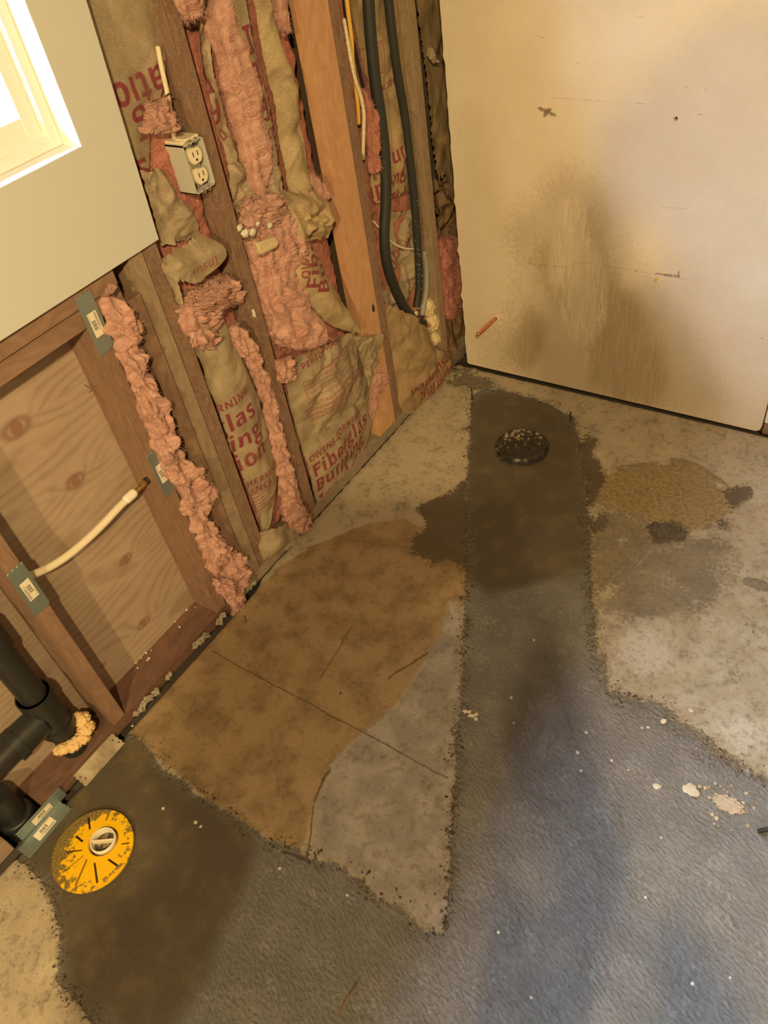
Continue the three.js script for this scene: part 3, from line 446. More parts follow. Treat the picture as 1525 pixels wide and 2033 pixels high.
  part(wallRight, 'end_panel', new THREE.BoxGeometry(3.0, CEIL, 0.03).translate(2.62, CEIL / 2, -0.02), mat([0.74, 0.7, 0.62], { roughness: 0.6 }));
  part(wallRight, 'back_cover', new THREE.BoxGeometry(4.4, CEIL + 0.1, 0.03).translate(1.95, CEIL / 2 - 0.05, -0.14), M.sheath);
}
const casing = struct('trim_2', 'white door casing beyond the drywall end');
part(casing, 'casing_board', new RoundedBoxGeometry(0.075, 2.3, 0.016, 2, 0.004).translate(1.0765, 1.19, -0.012), mat([0.82, 0.86, 0.86], { roughness: 0.45 }));
part(casing, 'casing_block', board(1.04, 1.114, 0, 0.038, -0.045, -0.006, 0.002), M.studRed);

// ---------------------------------------------------------------- the rest of the room, outside the frame
M.paint = mat([0.2, 0.15, 0.11], { roughness: 0.9 });
part(struct('wall_back', 'bare brown sheathing wall opposite the stained drywall'), 'wall_panel', new THREE.BoxGeometry(4.4, CEIL + 0.1, 0.1).translate(1.95, CEIL / 2 - 0.05, 5.05), M.paint);
part(struct('wall_far', 'bare brown sheathing wall opposite the stud wall'), 'wall_panel', new THREE.BoxGeometry(0.1, CEIL + 0.1, 5.3).translate(4.1, CEIL / 2 - 0.05, 2.45), M.paint);
part(struct('ceiling', 'bare brown board ceiling'), 'ceiling_panel', new THREE.BoxGeometry(4.5, 0.1, 5.5).translate(1.95, CEIL + 0.05, 2.4), mat([0.36, 0.3, 0.24], { roughness: 0.9 }));
for (const LAMP of LAMPS) {
  const y = LAMP.at[1], lamp = thing('work_lamp', LAMP.label, 'lamp', [LAMP.at[0], 0, LAMP.at[2]]);
  const dome = [[0.14, -0.03], [0.143, -0.03], [0.135, 0.01], [0.105, 0.06], [0.05, 0.085], [0.022, 0.09], [0.022, 0.105], [0.0001, 0.105]].map((p) => new THREE.Vector2(...p));
  part(lamp, 'reflector', new THREE.LatheGeometry(dome, 48).translate(0, y, 0), mat([0.5, 0.5, 0.5], { roughness: 0.35, metalness: 0.9, side: THREE.DoubleSide }));  // unseen dome, added to keep lamp light from going upward
  part(lamp, 'socket', new THREE.CylinderGeometry(0.02, 0.02, 0.06, 20).translate(0, y + 0.07, 0), M.plasticBlack);
  part(lamp, 'cord', new THREE.CylinderGeometry(0.004, 0.004, CEIL - y - 0.1, 10).translate(0, (CEIL + y + 0.1) / 2, 0), M.plasticBlack);
  part(lamp, 'bulb', new THREE.SphereGeometry(0.03, 24, 16).translate(0, y, 0), mat([0.9, 0.85, 0.75], { emissive: lin(...LAMP.color), emissiveIntensity: 8, roughness: 0.4 }));
  const pl = new THREE.PointLight(lin(...LAMP.color), LAMP.power); pl.position.set(0, y, 0); pl.castShadow = true; pl.shadow.radius = LAMP.size; lamp.add(pl);
}

// ---------------------------------------------------------------- insulation between the studs
const KB = (pts) => [Math.max(...pts.map((p) => p[2])) + 0.01, Math.min(...pts.map((p) => p[2])) - 0.01, Math.min(...pts.map((p) => p[1])) - 0.01, Math.max(...pts.map((p) => p[1])) + 0.01];
let seed = 100;
function paper(parent, name, left, right, prints, o = {}, label) {
  const box = KB([...left, ...right]); seed++;
  return part(parent, name, sheet(left, right, { seed, ...o, box }), kraft(box, prints, { seed, ...(o.k ?? {}) }), label);
}
function wool(parent, name, left, right, m, o = {}, hair = 350, label) {
  seed++; const g = fluff(left, right, { seed, ...o }), p = part(parent, name, g, m, label);
  if (hair) hairs(parent, g, M.hair, hair, seed, o.long ?? 0.011); return p;
}
const at2 = (p, t, s, rot, extra = {}) => ({ t, z: p[2], y: p[1], s, rot, ...extra });
function runAt(p, s, rot, al) { return brandRun(p[2], p[1], s, rot, al); }

{ // bay between the tripled studs and the dusty stud
  const b = thing('insulation_batt', 'torn kraft faced batt below the outlet box, printed upright', 'insulation', [0, 0, 0], 'fiberglass batts in the stud bays');
  wool(b, 'fiberglass', [[-0.06, 1.3, 1.08], [-0.06, 0.9, 1.08], [-0.06, 0.5, 1.08], [-0.06, 0.05, 1.08]], [[-0.06, 1.3, 0.9], [-0.06, 0.9, 0.9], [-0.06, 0.5, 0.9], [-0.06, 0.05, 0.9]], M.pinkDeepShade, { depth: 0.05, rough: 0.006, nv: 200 }, 0);
  paper(b, 'kraft_facing', [[-0.03,1.3928,1.0439],[-0.03,1.3104,1.0423],[-0.03,1.2038,1.0427],[-0.03,1.1326,1.0437],[-0.03,1.0882,1.0388]], [[-0.03,1.3475,0.8468],[-0.03,1.2921,0.8843],[-0.03,1.2378,0.9021],[-0.03,1.1955,0.9363],[-0.03,1.1481,0.9844],[-0.03,1.0818,1.0225]], [...runAt([-0.03,1.2535,0.9028], 0.066, 180).map((p) => ({ ...p, y: p.y - 0.205, z: p.z - 0.17 }))], { crumple: 0.006, scale: 0.09 });
  paper(b, 'kraft_facing', [[-0.018,1.0996,1.053],[-0.018,1.0416,1.0541],[-0.018,0.9912,1.0559],[-0.018,0.9526,1.0599]], [[-0.022,1.0829,0.9988],[-0.022,1.0181,0.9754],[-0.022,0.966,0.9531],[-0.022,0.9189,0.9472]], [], { crumple: 0.012, scale: 0.05, bulge: 0.012, nv: 50 });
  paper(b, 'kraft_flap', [[-0.01,0.9364,1.0846],[0.012,0.9208,1.1012],[0.012,0.9076,1.0927],[0.012,0.8936,1.0829]], [[-0.02,0.9318,0.9549],[0.015,0.8988,0.9346],[0.015,0.8739,0.9285],[0.015,0.8571,1.025]], [at2([0.01,0.8887,0.9582], 'Insul', 0.03, 180, { a: 0.5 })], { crumple: 0.006, scale: 0.05, jag: 0.002, nv: 40 });
  paper(b, 'kraft_flap', [[0.004,0.9382,1.095],[0.004,0.9062,1.0927],[0.004,0.8677,1.0884],[0.004,0.8426,1.0894]], [[0.008,0.9327,1.087],[0.008,0.8998,1.0788],[0.008,0.8661,1.0733],[0.008,0.833,1.0793]], [], { crumple: 0.006, nv: 30, nu: 10 });
  paper(b, 'kraft_facing', [[-0.012,0.7144,1.0803],[-0.012,0.6825,1.0676],[-0.012,0.6228,1.0734],[-0.012,0.5568,1.0701],[-0.012,0.466,1.072],[-0.012,0.3816,1.0686],[-0.012,0.2918,1.0651],[-0.012,0.2155,1.0578],[-0.012,0.1296,1.0656]], [[-0.012,0.7769,0.9844],[-0.012,0.7243,0.9687],[-0.012,0.6728,0.9542],[-0.012,0.6024,0.9496],[-0.012,0.5352,0.9418],[-0.012,0.464,0.9378],[-0.012,0.3783,0.942],[-0.012,0.3067,0.9479],[-0.012,0.2332,0.9604],[-0.012,0.1658,0.9928],[-0.012,0.0992,1.0504]],
    [...runAt([-0.012,0.5341,0.9719], 0.062, 0, 'right'), at2([-0.012,0.3499,0.9787], 'R-11', 0.02, 0, { al: 'right', a: 0.5 }), at2([-0.012,0.2847,0.9608], 'IMPROVED THERMAL', 0.026, 0, { al: 'right' }), at2([-0.012,0.2556,0.994], 'PERFORMANCE', 0.026, 0, { al: 'right' }), { ...at2([-0.012,0.2528,1.0599], '', 0.02, 0), rule: 6, gap: 0.012, len: 0.15, a: 0.6 }], { crumple: 0.007, scale: 0.08, bulge: 0.016, nv: 110 });
  paper(b, 'kraft_facing', [[0,0.1516,1.1044],[0,0.1078,1.1066],[0,0.0519,1.1064]], [[0,0.0774,0.9734],[0,0.0173,0.9539],[0,-0.0194,0.9469]], [], { crumple: 0.008, nv: 30, bulge: 0.01 });
  wool(b, 'fiberglass_tuft', [[-0.004,0.8292,0.9687],[-0.004,0.8373,1.052],[-0.004,0.8264,1.0887],[-0.004,0.7861,1.0949],[-0.004,0.7292,1.0887]], [[-0.004,0.8204,0.9209],[-0.004,0.7559,0.9105],[-0.004,0.7638,0.9853],[-0.004,0.7372,1.0108],[-0.004,0.6946,1.0365]], M.pinkDusty, { depth: 0.055, rough: 0.012, clump: 0.02 }, 500);
  wool(b, 'fiberglass_tuft', [[-0.012,1.1966,0.9784],[-0.012,1.173,1.0008],[-0.012,1.1523,1.0137]], [[-0.012,1.1997,0.947],[-0.012,1.1518,0.939],[-0.012,1.1316,0.9399]], M.pinkDusty, { depth: 0.04, rough: 0.01, clump: 0.02, nv: 50 }, 250);
  wool(b, 'fiberglass_tuft', [[-0.006,0.7202,0.9594],[-0.006,0.6763,0.9671],[-0.006,0.6059,0.9437],[-0.006,0.5324,0.9261],[-0.006,0.4689,0.9287],[-0.006,0.3896,0.9365],[-0.006,0.2855,0.9547],[-0.006,0.1806,0.9627],[-0.006,0.0971,0.9799],[-0.006,0.024,0.9682]], [[-0.002,0.6883,0.9261],[-0.002,0.6273,0.9167],[-0.002,0.557,0.9092],[-0.002,0.4949,0.9007],[-0.002,0.4061,0.9072],[-0.002,0.29,0.9133],[-0.002,0.1602,0.9145],[-0.002,0.0668,0.9039],[-0.002,0.0177,0.8959],[-0.002,-0.0101,0.9258]], M.pink, { depth: 0.04, rough: 0.007, clump: 0.022, nv: 220 }, 700);
}
{ // bay between the dusty stud and the bright board
  const b = thing('insulation_batt', 'shredded kraft faced batt hanging open beside the bright board', 'insulation', [0, 0, 0], 'fiberglass batts in the stud bays');
  wool(b, 'fiberglass', [[-0.062, 1.3, 0.85], [-0.062, 0.9, 0.85], [-0.062, 0.5, 0.85], [-0.062, 0.05, 0.85]], [[-0.062, 1.3, 0.5], [-0.062, 0.9, 0.5], [-0.062, 0.5, 0.5], [-0.062, 0.05, 0.5]], M.pinkDeepShade, { depth: 0.046, rough: 0.006, nv: 200, nu: 70 }, 0);
  paper(b, 'kraft_facing', [[-0.02,1.3341,0.7889],[-0.02,1.2695,0.798],[-0.02,1.2029,0.8129],[-0.02,1.1321,0.8258],[-0.02,1.051,0.8226],[-0.02,0.9923,0.8243]], [[-0.02,1.3256,0.7523],[-0.02,1.2547,0.7748],[-0.02,1.2046,0.7877],[-0.02,1.1305,0.7917],[-0.02,1.0382,0.7881],[-0.02,0.9723,0.8018]], [...runAt([-0.02,1.19,0.8003], 0.06, 180).map((p) => ({ ...p, y: p.y - 0.1 }))], { crumple: 0.01, scale: 0.04, nv: 70, nu: 14 });
  paper(b, 'kraft_facing', [[-0.012,1.0255,0.8361],[-0.012,0.9751,0.8442],[-0.012,0.9285,0.8399],[-0.012,0.8985,0.8241]], [[-0.012,1.0201,0.7947],[-0.012,0.9673,0.7711],[-0.012,0.9126,0.7493],[-0.012,0.8678,0.7556]], [], { crumple: 0.016, scale: 0.04, nv: 40 });
  wool(b, 'fiberglass_tuft', [[0.004,1.3509,0.864],[0.004,1.3239,0.8661],[0.004,1.3008,0.8605]], [[0.004,1.335,0.7946],[0.004,1.3105,0.8113],[0.004,1.2952,0.8324]], M.pink, { depth: 0.03, rough: 0.008, clump: 0.02, nv: 50 }, 250);
  wool(b, 'fiberglass_strip', [[-0.004,1.3322,0.7641],[-0.004,1.2646,0.7792],[-0.004,1.1935,0.7795],[-0.004,1.1176,0.7799],[-0.004,1.0477,0.7825],[-0.004,0.9856,0.7874],[-0.004,0.9302,0.7886]], [[-0.002,1.3209,0.7149],[-0.002,1.2673,0.7223],[-0.002,1.2023,0.7144],[-0.002,1.133,0.706],[-0.002,1.0623,0.7064],[-0.002,1.0011,0.7142],[-0.002,0.965,0.741],[-0.002,0.9273,0.7705]], M.pink, { depth: 0.05, rough: 0.006, clump: 0.05, nv: 200 }, 900);
  paper(b, 'kraft_facing', [[-0.004,1.3224,0.7211],[-0.004,1.2506,0.7255],[-0.004,1.1929,0.7143],[-0.004,1.1284,0.7071],[-0.004,1.0711,0.7022],[-0.004,1.0067,0.7004],[-0.004,0.9779,0.7116]], [[-0.006,1.3097,0.6654],[-0.006,1.2277,0.6731],[-0.006,1.1708,0.6707],[-0.006,1.1109,0.6683],[-0.006,1.029,0.6729],[-0.006,0.9773,0.6814],[-0.006,0.939,0.7166]], [...runAt([-0.004,1.1374,0.6726], 0.066, 180).map((p) => ({ ...p, y: p.y - 0.085 }))], { crumple: 0.004, scale: 0.07, nu: 16, bulge: 0.006 });
  paper(b, 'kraft_facing', [[-0.012,1.3023,0.6325],[-0.012,1.2295,0.6452],[-0.012,1.1638,0.6472],[-0.012,1.0728,0.6468],[-0.012,0.9877,0.651],[-0.012,0.8969,0.6555],[-0.012,0.8542,0.6469]], [[-0.004,1.2939,0.5961],[-0.004,1.2257,0.595],[-0.004,1.1676,0.5921],[-0.004,1.1127,0.5757],[-0.004,1.0495,0.5756],[-0.004,0.9736,0.5808],[-0.004,0.9167,0.5844],[-0.004,0.8457,0.5901],[-0.004,0.7958,0.5986]], [], { crumple: 0.011, scale: 0.06, bulge: 0.016, nv: 120, k: { tone: [168, 152, 122] } });
  wool(b, 'fiberglass_tuft', [[-0.014,1.2922,0.5878],[-0.014,1.2313,0.5803],[-0.014,1.2091,0.5746]], [[-0.014,1.2807,0.5372],[-0.014,1.2208,0.5577],[-0.014,1.1951,0.5583]], M.pink, { depth: 0.04, rough: 0.005, nv: 50 }, 160);
  wool(b, 'fiberglass_tuft', [[-0.004,0.9132,0.5938],[-0.004,0.8806,0.5907],[-0.004,0.8356,0.5723]], [[-0.004,0.9025,0.5728],[-0.004,0.8601,0.5469],[-0.004,0.8316,0.5389]], M.pink, { depth: 0.04, rough: 0.006, nv: 40 }, 160);
  paper(b, 'kraft_flap', [[-0.02,0.9058,0.6734],[0.008,0.8819,0.6947],[0.008,0.836,0.6957],[0.008,0.7846,0.694]], [[0.006,0.8733,0.5942],[0.006,0.8355,0.5516],[0.006,0.7881,0.5493],[0.006,0.7495,0.5752]], [], { crumple: 0.022, scale: 0.045, bulge: 0.02, nv: 60, k: { tone: [170, 150, 118] } });
  paper(b, 'kraft_flap', [[0.002,0.9722,0.7467],[0.002,0.9392,0.7487],[0.002,0.9073,0.7388]], [[0.008,0.9828,0.6988],[0.008,0.9257,0.6978],[0.008,0.8846,0.6898]], [], { crumple: 0.014, scale: 0.04, nv: 40 });
  wool(b, 'fiberglass_tuft', [[0.006,0.9546,0.8224],[0.006,0.9182,0.8374],[0.006,0.8842,0.8442],[0.006,0.8612,0.8356]], [[0.01,0.9255,0.7193],[0.01,0.8823,0.7281],[0.01,0.8652,0.765],[0.01,0.8491,0.8087]], M.pinkDusty, { depth: 0.05, rough: 0.014, clump: 0.018 }, 500);
  wool(b, 'fiberglass_tuft', [[0,0.8794,0.8355],[0,0.8375,0.8435],[0,0.7893,0.8463],[0,0.733,0.8499],[0,0.6791,0.8498],[0,0.6116,0.8378],[0,0.5712,0.8241]], [[0.006,0.8921,0.7078],[0.006,0.8252,0.689],[0.006,0.7681,0.7035],[0.006,0.7054,0.7114],[0.006,0.6355,0.7061],[0.006,0.554,0.6713],[0.006,0.5137,0.6708],[0.006,0.5057,0.7197]], M.pink, { depth: 0.085, rough: 0.011, clump: 0.04, nv: 200, nu: 70 }, 1500);
  paper(b, 'kraft_flap', [[0.03,0.8925,0.7191],[0.03,0.8292,0.7287],[0.03,0.7686,0.7448],[0.03,0.7349,0.7711],[0.03,0.6944,0.7552],[0.03,0.6301,0.7141],[0.03,0.5563,0.6669],[0.03,0.4729,0.5773]], [[0.036,0.8904,0.718],[0.036,0.8356,0.6925],[0.036,0.7739,0.6687],[0.036,0.7103,0.6473],[0.036,0.6494,0.6315],[0.036,0.6004,0.6102],[0.036,0.5468,0.5837],[0.036,0.4717,0.5511]], [at2([0.032,0.7177,0.7268], 'OWENS-CORNING', 0.03, -66), at2([0.032,0.6768,0.7008], 'Fiberglas', 0.06, -66), at2([0.032,0.6476,0.6669], 'Building', 0.06, -66)], { crumple: 0.005, scale: 0.07, bulge: 0.022, nv: 120, k: { tone: [174, 157, 126] } }, 'loose kraft flap with red printing');
  const tbl = [-0.012,0.4265,0.7735], th = [-0.012,0.4826,0.7401];
  paper(b, 'kraft_facing', [[-0.012,0.5263,0.8342],[-0.012,0.4547,0.8306],[-0.012,0.3522,0.8367],[-0.012,0.263,0.8455]], [[-0.016,0.4406,0.5196],[-0.016,0.3333,0.4865],[-0.016,0.2441,0.4721],[-0.016,0.1926,0.4687]], [{ ...at2(th, 'WITH IMPROVED THERMAL', 0.022, 0) }, at2([-0.012,0.4619,0.7655], 'PERFORMANCE', 0.026, 0), { ...at2(tbl, '', 0.02, 0), rule: 5, gap: 0.013, len: 0.2, a: 0.35, frame: true }, ...[0, 1, 2, 3].map((k) => at2([-0.012,0.289,0.7935], 'MANUFACTURED BY OWENS-CORNING FIBERGLAS', 0.012, 0, { y: [-0.012,0.289,0.7935][1] + 0.05 - k * 0.014, a: 0.75 })), ...[0, 1].map((k) => at2([-0.012,0.3613,0.7011], 'INSTALL WITH VAPOR BARRIER TOWARD', 0.009, 0, { y: [-0.012,0.3613,0.7011][1] + 0.06 - k * 0.013, a: 0.6 }))], { crumple: 0.012, scale: 0.07, bulge: 0.03, nv: 80, nu: 50 });
  paper(b, 'kraft_facing', [[-0.01,0.3324,0.8373],[-0.01,0.2507,0.8383],[-0.01,0.163,0.8374],[-0.01,0.028,0.8404]], [[-0.02,0.211,0.4635],[-0.02,0.1157,0.501],[-0.02,0.0383,0.5458],[-0.02,-0.0257,0.6051]], [...runAt([-0.012,0.1865,0.829], 0.06, 0)], { crumple: 0.009, scale: 0.08, bulge: 0.022, nv: 80, nu: 50 });
  paper(b, 'kraft_flap', [[0.006,0.4425,0.5512],[0.006,0.3607,0.5332],[0.006,0.266,0.5246],[0.006,0.2044,0.522]], [[0.008,0.3654,0.4089],[0.008,0.3286,0.4297],[0.008,0.2821,0.4702],[0.008,0.2159,0.4992]], [], { crumple: 0.014, scale: 0.04, nv: 50, nu: 20 });
  wool(b, 'fiberglass_tuft', [[0.004,0.2778,0.4933],[0.004,0.2466,0.4962],[0.004,0.2167,0.5241],[0.004,0.1422,0.5389]], [[0.004,0.2365,0.4182],[0.004,0.2007,0.4213],[0.004,0.1852,0.4782],[0.004,0.1233,0.5238]], M.pink, { depth: 0.012, rough: 0.004, clump: 0.02, nv: 60 }, 160);
}
{ // bay with the black hoses
  const b = thing('insulation_batt', 'kraft faced batt behind the two black hoses, printed upside down', 'insulation', [0, 0, 0], 'fiberglass batts in the stud bays');
  wool(b, 'fiberglass', [[-0.066, 1.25, 0.365], [-0.066, 0.9, 0.365], [-0.066, 0.5, 0.365], [-0.066, 0.05, 0.365]], [[-0.066, 1.25, 0.09], [-0.066, 0.9, 0.09], [-0.066, 0.5, 0.09], [-0.066, 0.05, 0.09]], M.pinkDeepShade, { depth: 0.04, rough: 0.005, nv: 200, nu: 60 }, 0);
  paper(b, 'kraft_facing', [[-0.035,1.2162,0.275],[-0.035,1.1321,0.2738],[-0.035,1.0505,0.2611],[-0.035,0.9461,0.2325],[-0.035,0.881,0.2349],[-0.035,0.8192,0.2816],[-0.035,0.7454,0.3093],[-0.035,0.7152,0.3046]], [[-0.03,1.165,0.0526],[-0.03,1.0533,0.063],[-0.03,0.9555,0.0639],[-0.03,0.8386,0.0676],[-0.03,0.7432,0.0824],[-0.03,0.6809,0.1246],[-0.03,0.6798,0.1647]], [...runAt([-0.03,0.6519,0.1483], 0.055, 180), { ...at2([-0.03,1.0872,0.1883], '', 0.02, 0), rule: 7, gap: 0.012, len: 0.07, a: 0.5, frame: true, rot: 90 }, at2([-0.03,0.9873,0.1195], 'MADE IN U.S.A.', 0.022, 180)], { crumple: 0.008, scale: 0.07, bulge: 0.012, nv: 110, k: { tone: [168, 148, 116] } });
  wool(b, 'fiberglass_tuft', [[-0.022,1.037,0.3298],[-0.022,0.9603,0.3107],[-0.022,0.8733,0.3112],[-0.022,0.8016,0.3162]], [[-0.02,0.9779,0.2757],[-0.02,0.9165,0.2536],[-0.02,0.8452,0.27],[-0.02,0.7939,0.2962]], M.pinkDeepShade, { depth: 0.03, rough: 0.006, nv: 80 }, 200);
  paper(b, 'kraft_facing', [[-0.045,0.6844,0.3029],[-0.045,0.5988,0.2992],[-0.045,0.5064,0.3041],[-0.045,0.4279,0.3131],[-0.045,0.3386,0.3156]], [[-0.045,0.6134,0.109],[-0.045,0.5235,0.1044],[-0.045,0.3991,0.0931],[-0.045,0.2849,0.0967]], [at2([-0.04,0.5429,0.1446], 'Insulation', 0.05, 180, { a: 0.8 })], { crumple: 0.018, scale: 0.04, bulge: 0.01, nv: 70 });
  paper(b, 'kraft_facing', [[-0.004,0.4556,0.3809],[-0.004,0.3675,0.3754],[-0.004,0.2776,0.3747],[-0.004,0.166,0.378],[-0.004,0.0757,0.3748],[-0.004,0.0105,0.3418]], [[-0.004,0.2801,0.18],[-0.004,0.137,0.1143],[-0.004,0.0672,0.0341],[-0.004,-0.0007,0.0004],[-0.004,-0.0439,0.0484],[-0.004,-0.0249,0.1935]], [...runAt([0,-0.0454,0.0446], 0.05, 180).map((p) => ({ ...p, y: p.y - 0.005 }))], { crumple: 0.009, scale: 0.06, bulge: 0.034, nv: 90, nu: 50, k: { tone: [162, 140, 110] } }, 'sagging kraft facing at the foot of the bay');
}
{ // last narrow bay in the corner
  const b = thing('insulation_batt', 'torn batt in the narrow corner bay beside the cream drywall', 'insulation', [0, 0, 0], 'fiberglass batts in the stud bays');
  paper(b, 'kraft_facing', [[-0.022,1.1546,0.0077],[-0.022,1.0106,-0.0045],[-0.022,0.8798,-0.0122],[-0.022,0.739,-0.0149],[-0.022,0.6598,-0.0187]], [[-0.03,1.1162,-0.16],[-0.03,0.9691,-0.1529],[-0.03,0.835,-0.1495],[-0.03,0.6896,-0.1457],[-0.03,0.602,-0.1455]], [], { crumple: 0.006, scale: 0.08, nv: 90, jag: 0.008, k: { tone: [158, 138, 106], dirt: 0.4 } });
  paper(b, 'kraft_facing', [[-0.03,0.6369,0.0027],[-0.03,0.5765,0.0015],[-0.03,0.5136,0.0068],[-0.03,0.4485,0.0122]], [[-0.04,0.6259,-0.1473],[-0.04,0.539,-0.1609],[-0.04,0.4532,-0.1621],[-0.04,0.3869,-0.1595]], [], { crumple: 0.022, scale: 0.04, nv: 50, jag: 0.012, k: { tone: [120, 96, 70], dirt: 0.6 } });
  paper(b, 'kraft_flap', [[0.004,0.5957,0.0444],[0.004,0.584,0.0027],[0.004,0.5724,-0.0466],[0.004,0.5689,-0.0854]], [[-0.02,0.5112,-0.0011],[-0.02,0.5076,-0.0462],[-0.02,0.516,-0.0874],[-0.02,0.5482,-0.1361]], [], { crumple: 0.01, scale: 0.03, nv: 30, nu: 14, k: { tone: [128, 104, 76], dirt: 0.5 } });
  wool(b, 'fiberglass_tuft', [[-0.03,0.4827,0.0125],[-0.03,0.399,0.018],[-0.03,0.293,0.0237],[-0.03,0.1899,0.0246]], [[-0.035,0.4209,-0.1341],[-0.035,0.3163,-0.1474],[-0.035,0.2089,-0.132],[-0.035,0.1316,-0.0685]], M.pinkDeepShade, { depth: 0.05, rough: 0.008, nv: 110 }, 500);
  paper(b, 'kraft_facing', [[-0.03,0.2006,0.0227],[-0.03,0.1352,0.0199],[-0.03,0.0712,0.0164],[-0.03,0.0129,0.0114]], [[-0.04,0.1741,-0.1212],[-0.04,0.0823,-0.1384],[-0.04,-0.0012,-0.1346],[-0.04,-0.0713,-0.1329]], [], { crumple: 0.014, scale: 0.05, nv: 50, jag: 0.01, k: { tone: [138, 112, 80], dirt: 0.55 } });
  part(b, 'backing', new THREE.BoxGeometry(0.012, 1.3, 0.15).translate(-0.08, 0.69, -0.038), mat([0.16, 0.12, 0.085], { roughness: 1, bumpMap: paperGrain, bumpScale: 0.003 }));
  paper(b, 'kraft_scrap', [[0,1.0058,0.012],[0,0.9928,0.0009],[0,0.9795,-0.0104]], [[0,1.0186,-0.0123],[0,0.9925,-0.035],[0,0.9743,-0.0373]], [], { crumple: 0.01, scale: 0.02, nv: 20, nu: 10 });
}
{ // squeezed strip in front of the plywood bay stud
  const b = thing('insulation_strip', 'ragged pink fiberglass strip squeezed out between two studs', 'insulation');
  wool(b, 'fiberglass', [[0.008,0.9545,1.2574],[0.008,0.8979,1.2637],[0.008,0.8443,1.2686],[0.008,0.7782,1.2675],[0.008,0.7178,1.2806],[0.008,0.6267,1.2808],[0.008,0.5757,1.2774],[0.008,0.4839,1.2755],[0.008,0.4402,1.2653],[0.008,0.4033,1.2755],[0.008,0.3349,1.264],[0.008,0.2777,1.2714],[0.008,0.1971,1.2807],[0.008,0.1341,1.2771],[0.008,0.0502,1.2685],[0.008,-0.0369,1.2496]], [[0.014,0.9468,1.2173],[0.014,0.8711,1.215],[0.014,0.8096,1.2289],[0.014,0.7608,1.2386],[0.014,0.6946,1.2258],[0.014,0.64,1.2287],[0.014,0.5799,1.2314],[0.014,0.5039,1.2181],[0.014,0.4736,1.2076],[0.014,0.4328,1.2046],[0.014,0.3782,1.2218],[0.014,0.3108,1.2238],[0.014,0.2439,1.2144],[0.014,0.1749,1.214],[0.014,0.1229,1.182],[0.014,0.0738,1.198],[0.014,0.0232,1.2296],[0.014,-0.0616,1.2449]], M.pinkDusty, { depth: 0.05, rough: 0.014, clump: 0.05, stretch: 0.75, twist: 1, nv: 340, nu: 64 }, 1600);
  for (const [l, r] of [[[[0.03,0.4366,1.2096],[0.03,0.4302,1.2268],[0.03,0.4057,1.2307]], [[0.034,0.4258,1.2008],[0.034,0.399,1.1943],[0.034,0.3889,1.2135]]], [[[0.03,0.2181,1.2456],[0.03,0.1935,1.2325],[0.03,0.1605,1.2345]], [[0.036,0.1966,1.202],[0.036,0.157,1.1856],[0.036,0.1462,1.1984]]], [[[0.03,0.1804,1.2913],[0.03,0.1435,1.2937],[0.03,0.0976,1.2815]], [[0.034,0.1606,1.2631],[0.034,0.1094,1.2526],[0.034,0.0715,1.252]]]]) wool(b, 'fiberglass_tuft', l, r, M.pink, { depth: 0.024, rough: 0.007, clump: 0.014, nv: 50, nu: 30 }, 160);
}
single('fiberglass_clump', 'small pink fiberglass clump caught above the lower kraft facing', 'insulation', fluff([[0.008,0.5589,0.8638],[0.008,0.5255,0.8682],[0.008,0.4845,0.8625]], [[0.01,0.543,0.8135],[0.01,0.5041,0.8104],[0.01,0.4831,0.8311]], { depth: 0.03, rough: 0.008, nv: 50, nu: 30, seed: 77, clump: 0.02 }), M.pink);
{ const p = [0.055,0.8615,0.8444], g = new RoundedBoxGeometry(0.016, 0.024, 0.062, 3, 0.005), q = g.attributes.position; for (let i = 0; i < q.count; i++) { const x = q.getX(i), y = q.getY(i), z = q.getZ(i); q.setXYZ(i, x + 0.002 * N3(x * 90, y * 90, z * 60), y + 0.003 * N3(x * 80 + 4, y * 80, z * 60), z + 0.003 * N3(x * 80, y * 90 + 7, z * 60)); } g.computeVertexNormals(); const s = single('foam_chunk', 'pale yellow foam chunk resting on the shredded pink fiberglass', 'debris', g, M.foamPale, p); s.rotation.x = -0.15; s.rotation.z = 0.4; }
for (const [p, r, sd] of [[[0.04,0.9056,0.8811], 0.009, 1], [[0.042,0.8986,0.8602], 0.008, 2], [[0.02,0.9112,0.8741], 0.007, 3], [[0.045,0.8896,0.8066], 0.006, 4], [[0.04,0.9062,0.8371], 0.005, 5]]) single('plaster_flake', 'pale plaster flake caught in the shredded insulation', 'debris', blob(r * 0.6, r, r * 1.2, { seed: sd, rough: 0.4, detail: 1 }), M.crumb, p, 'plaster flakes in the insulation');

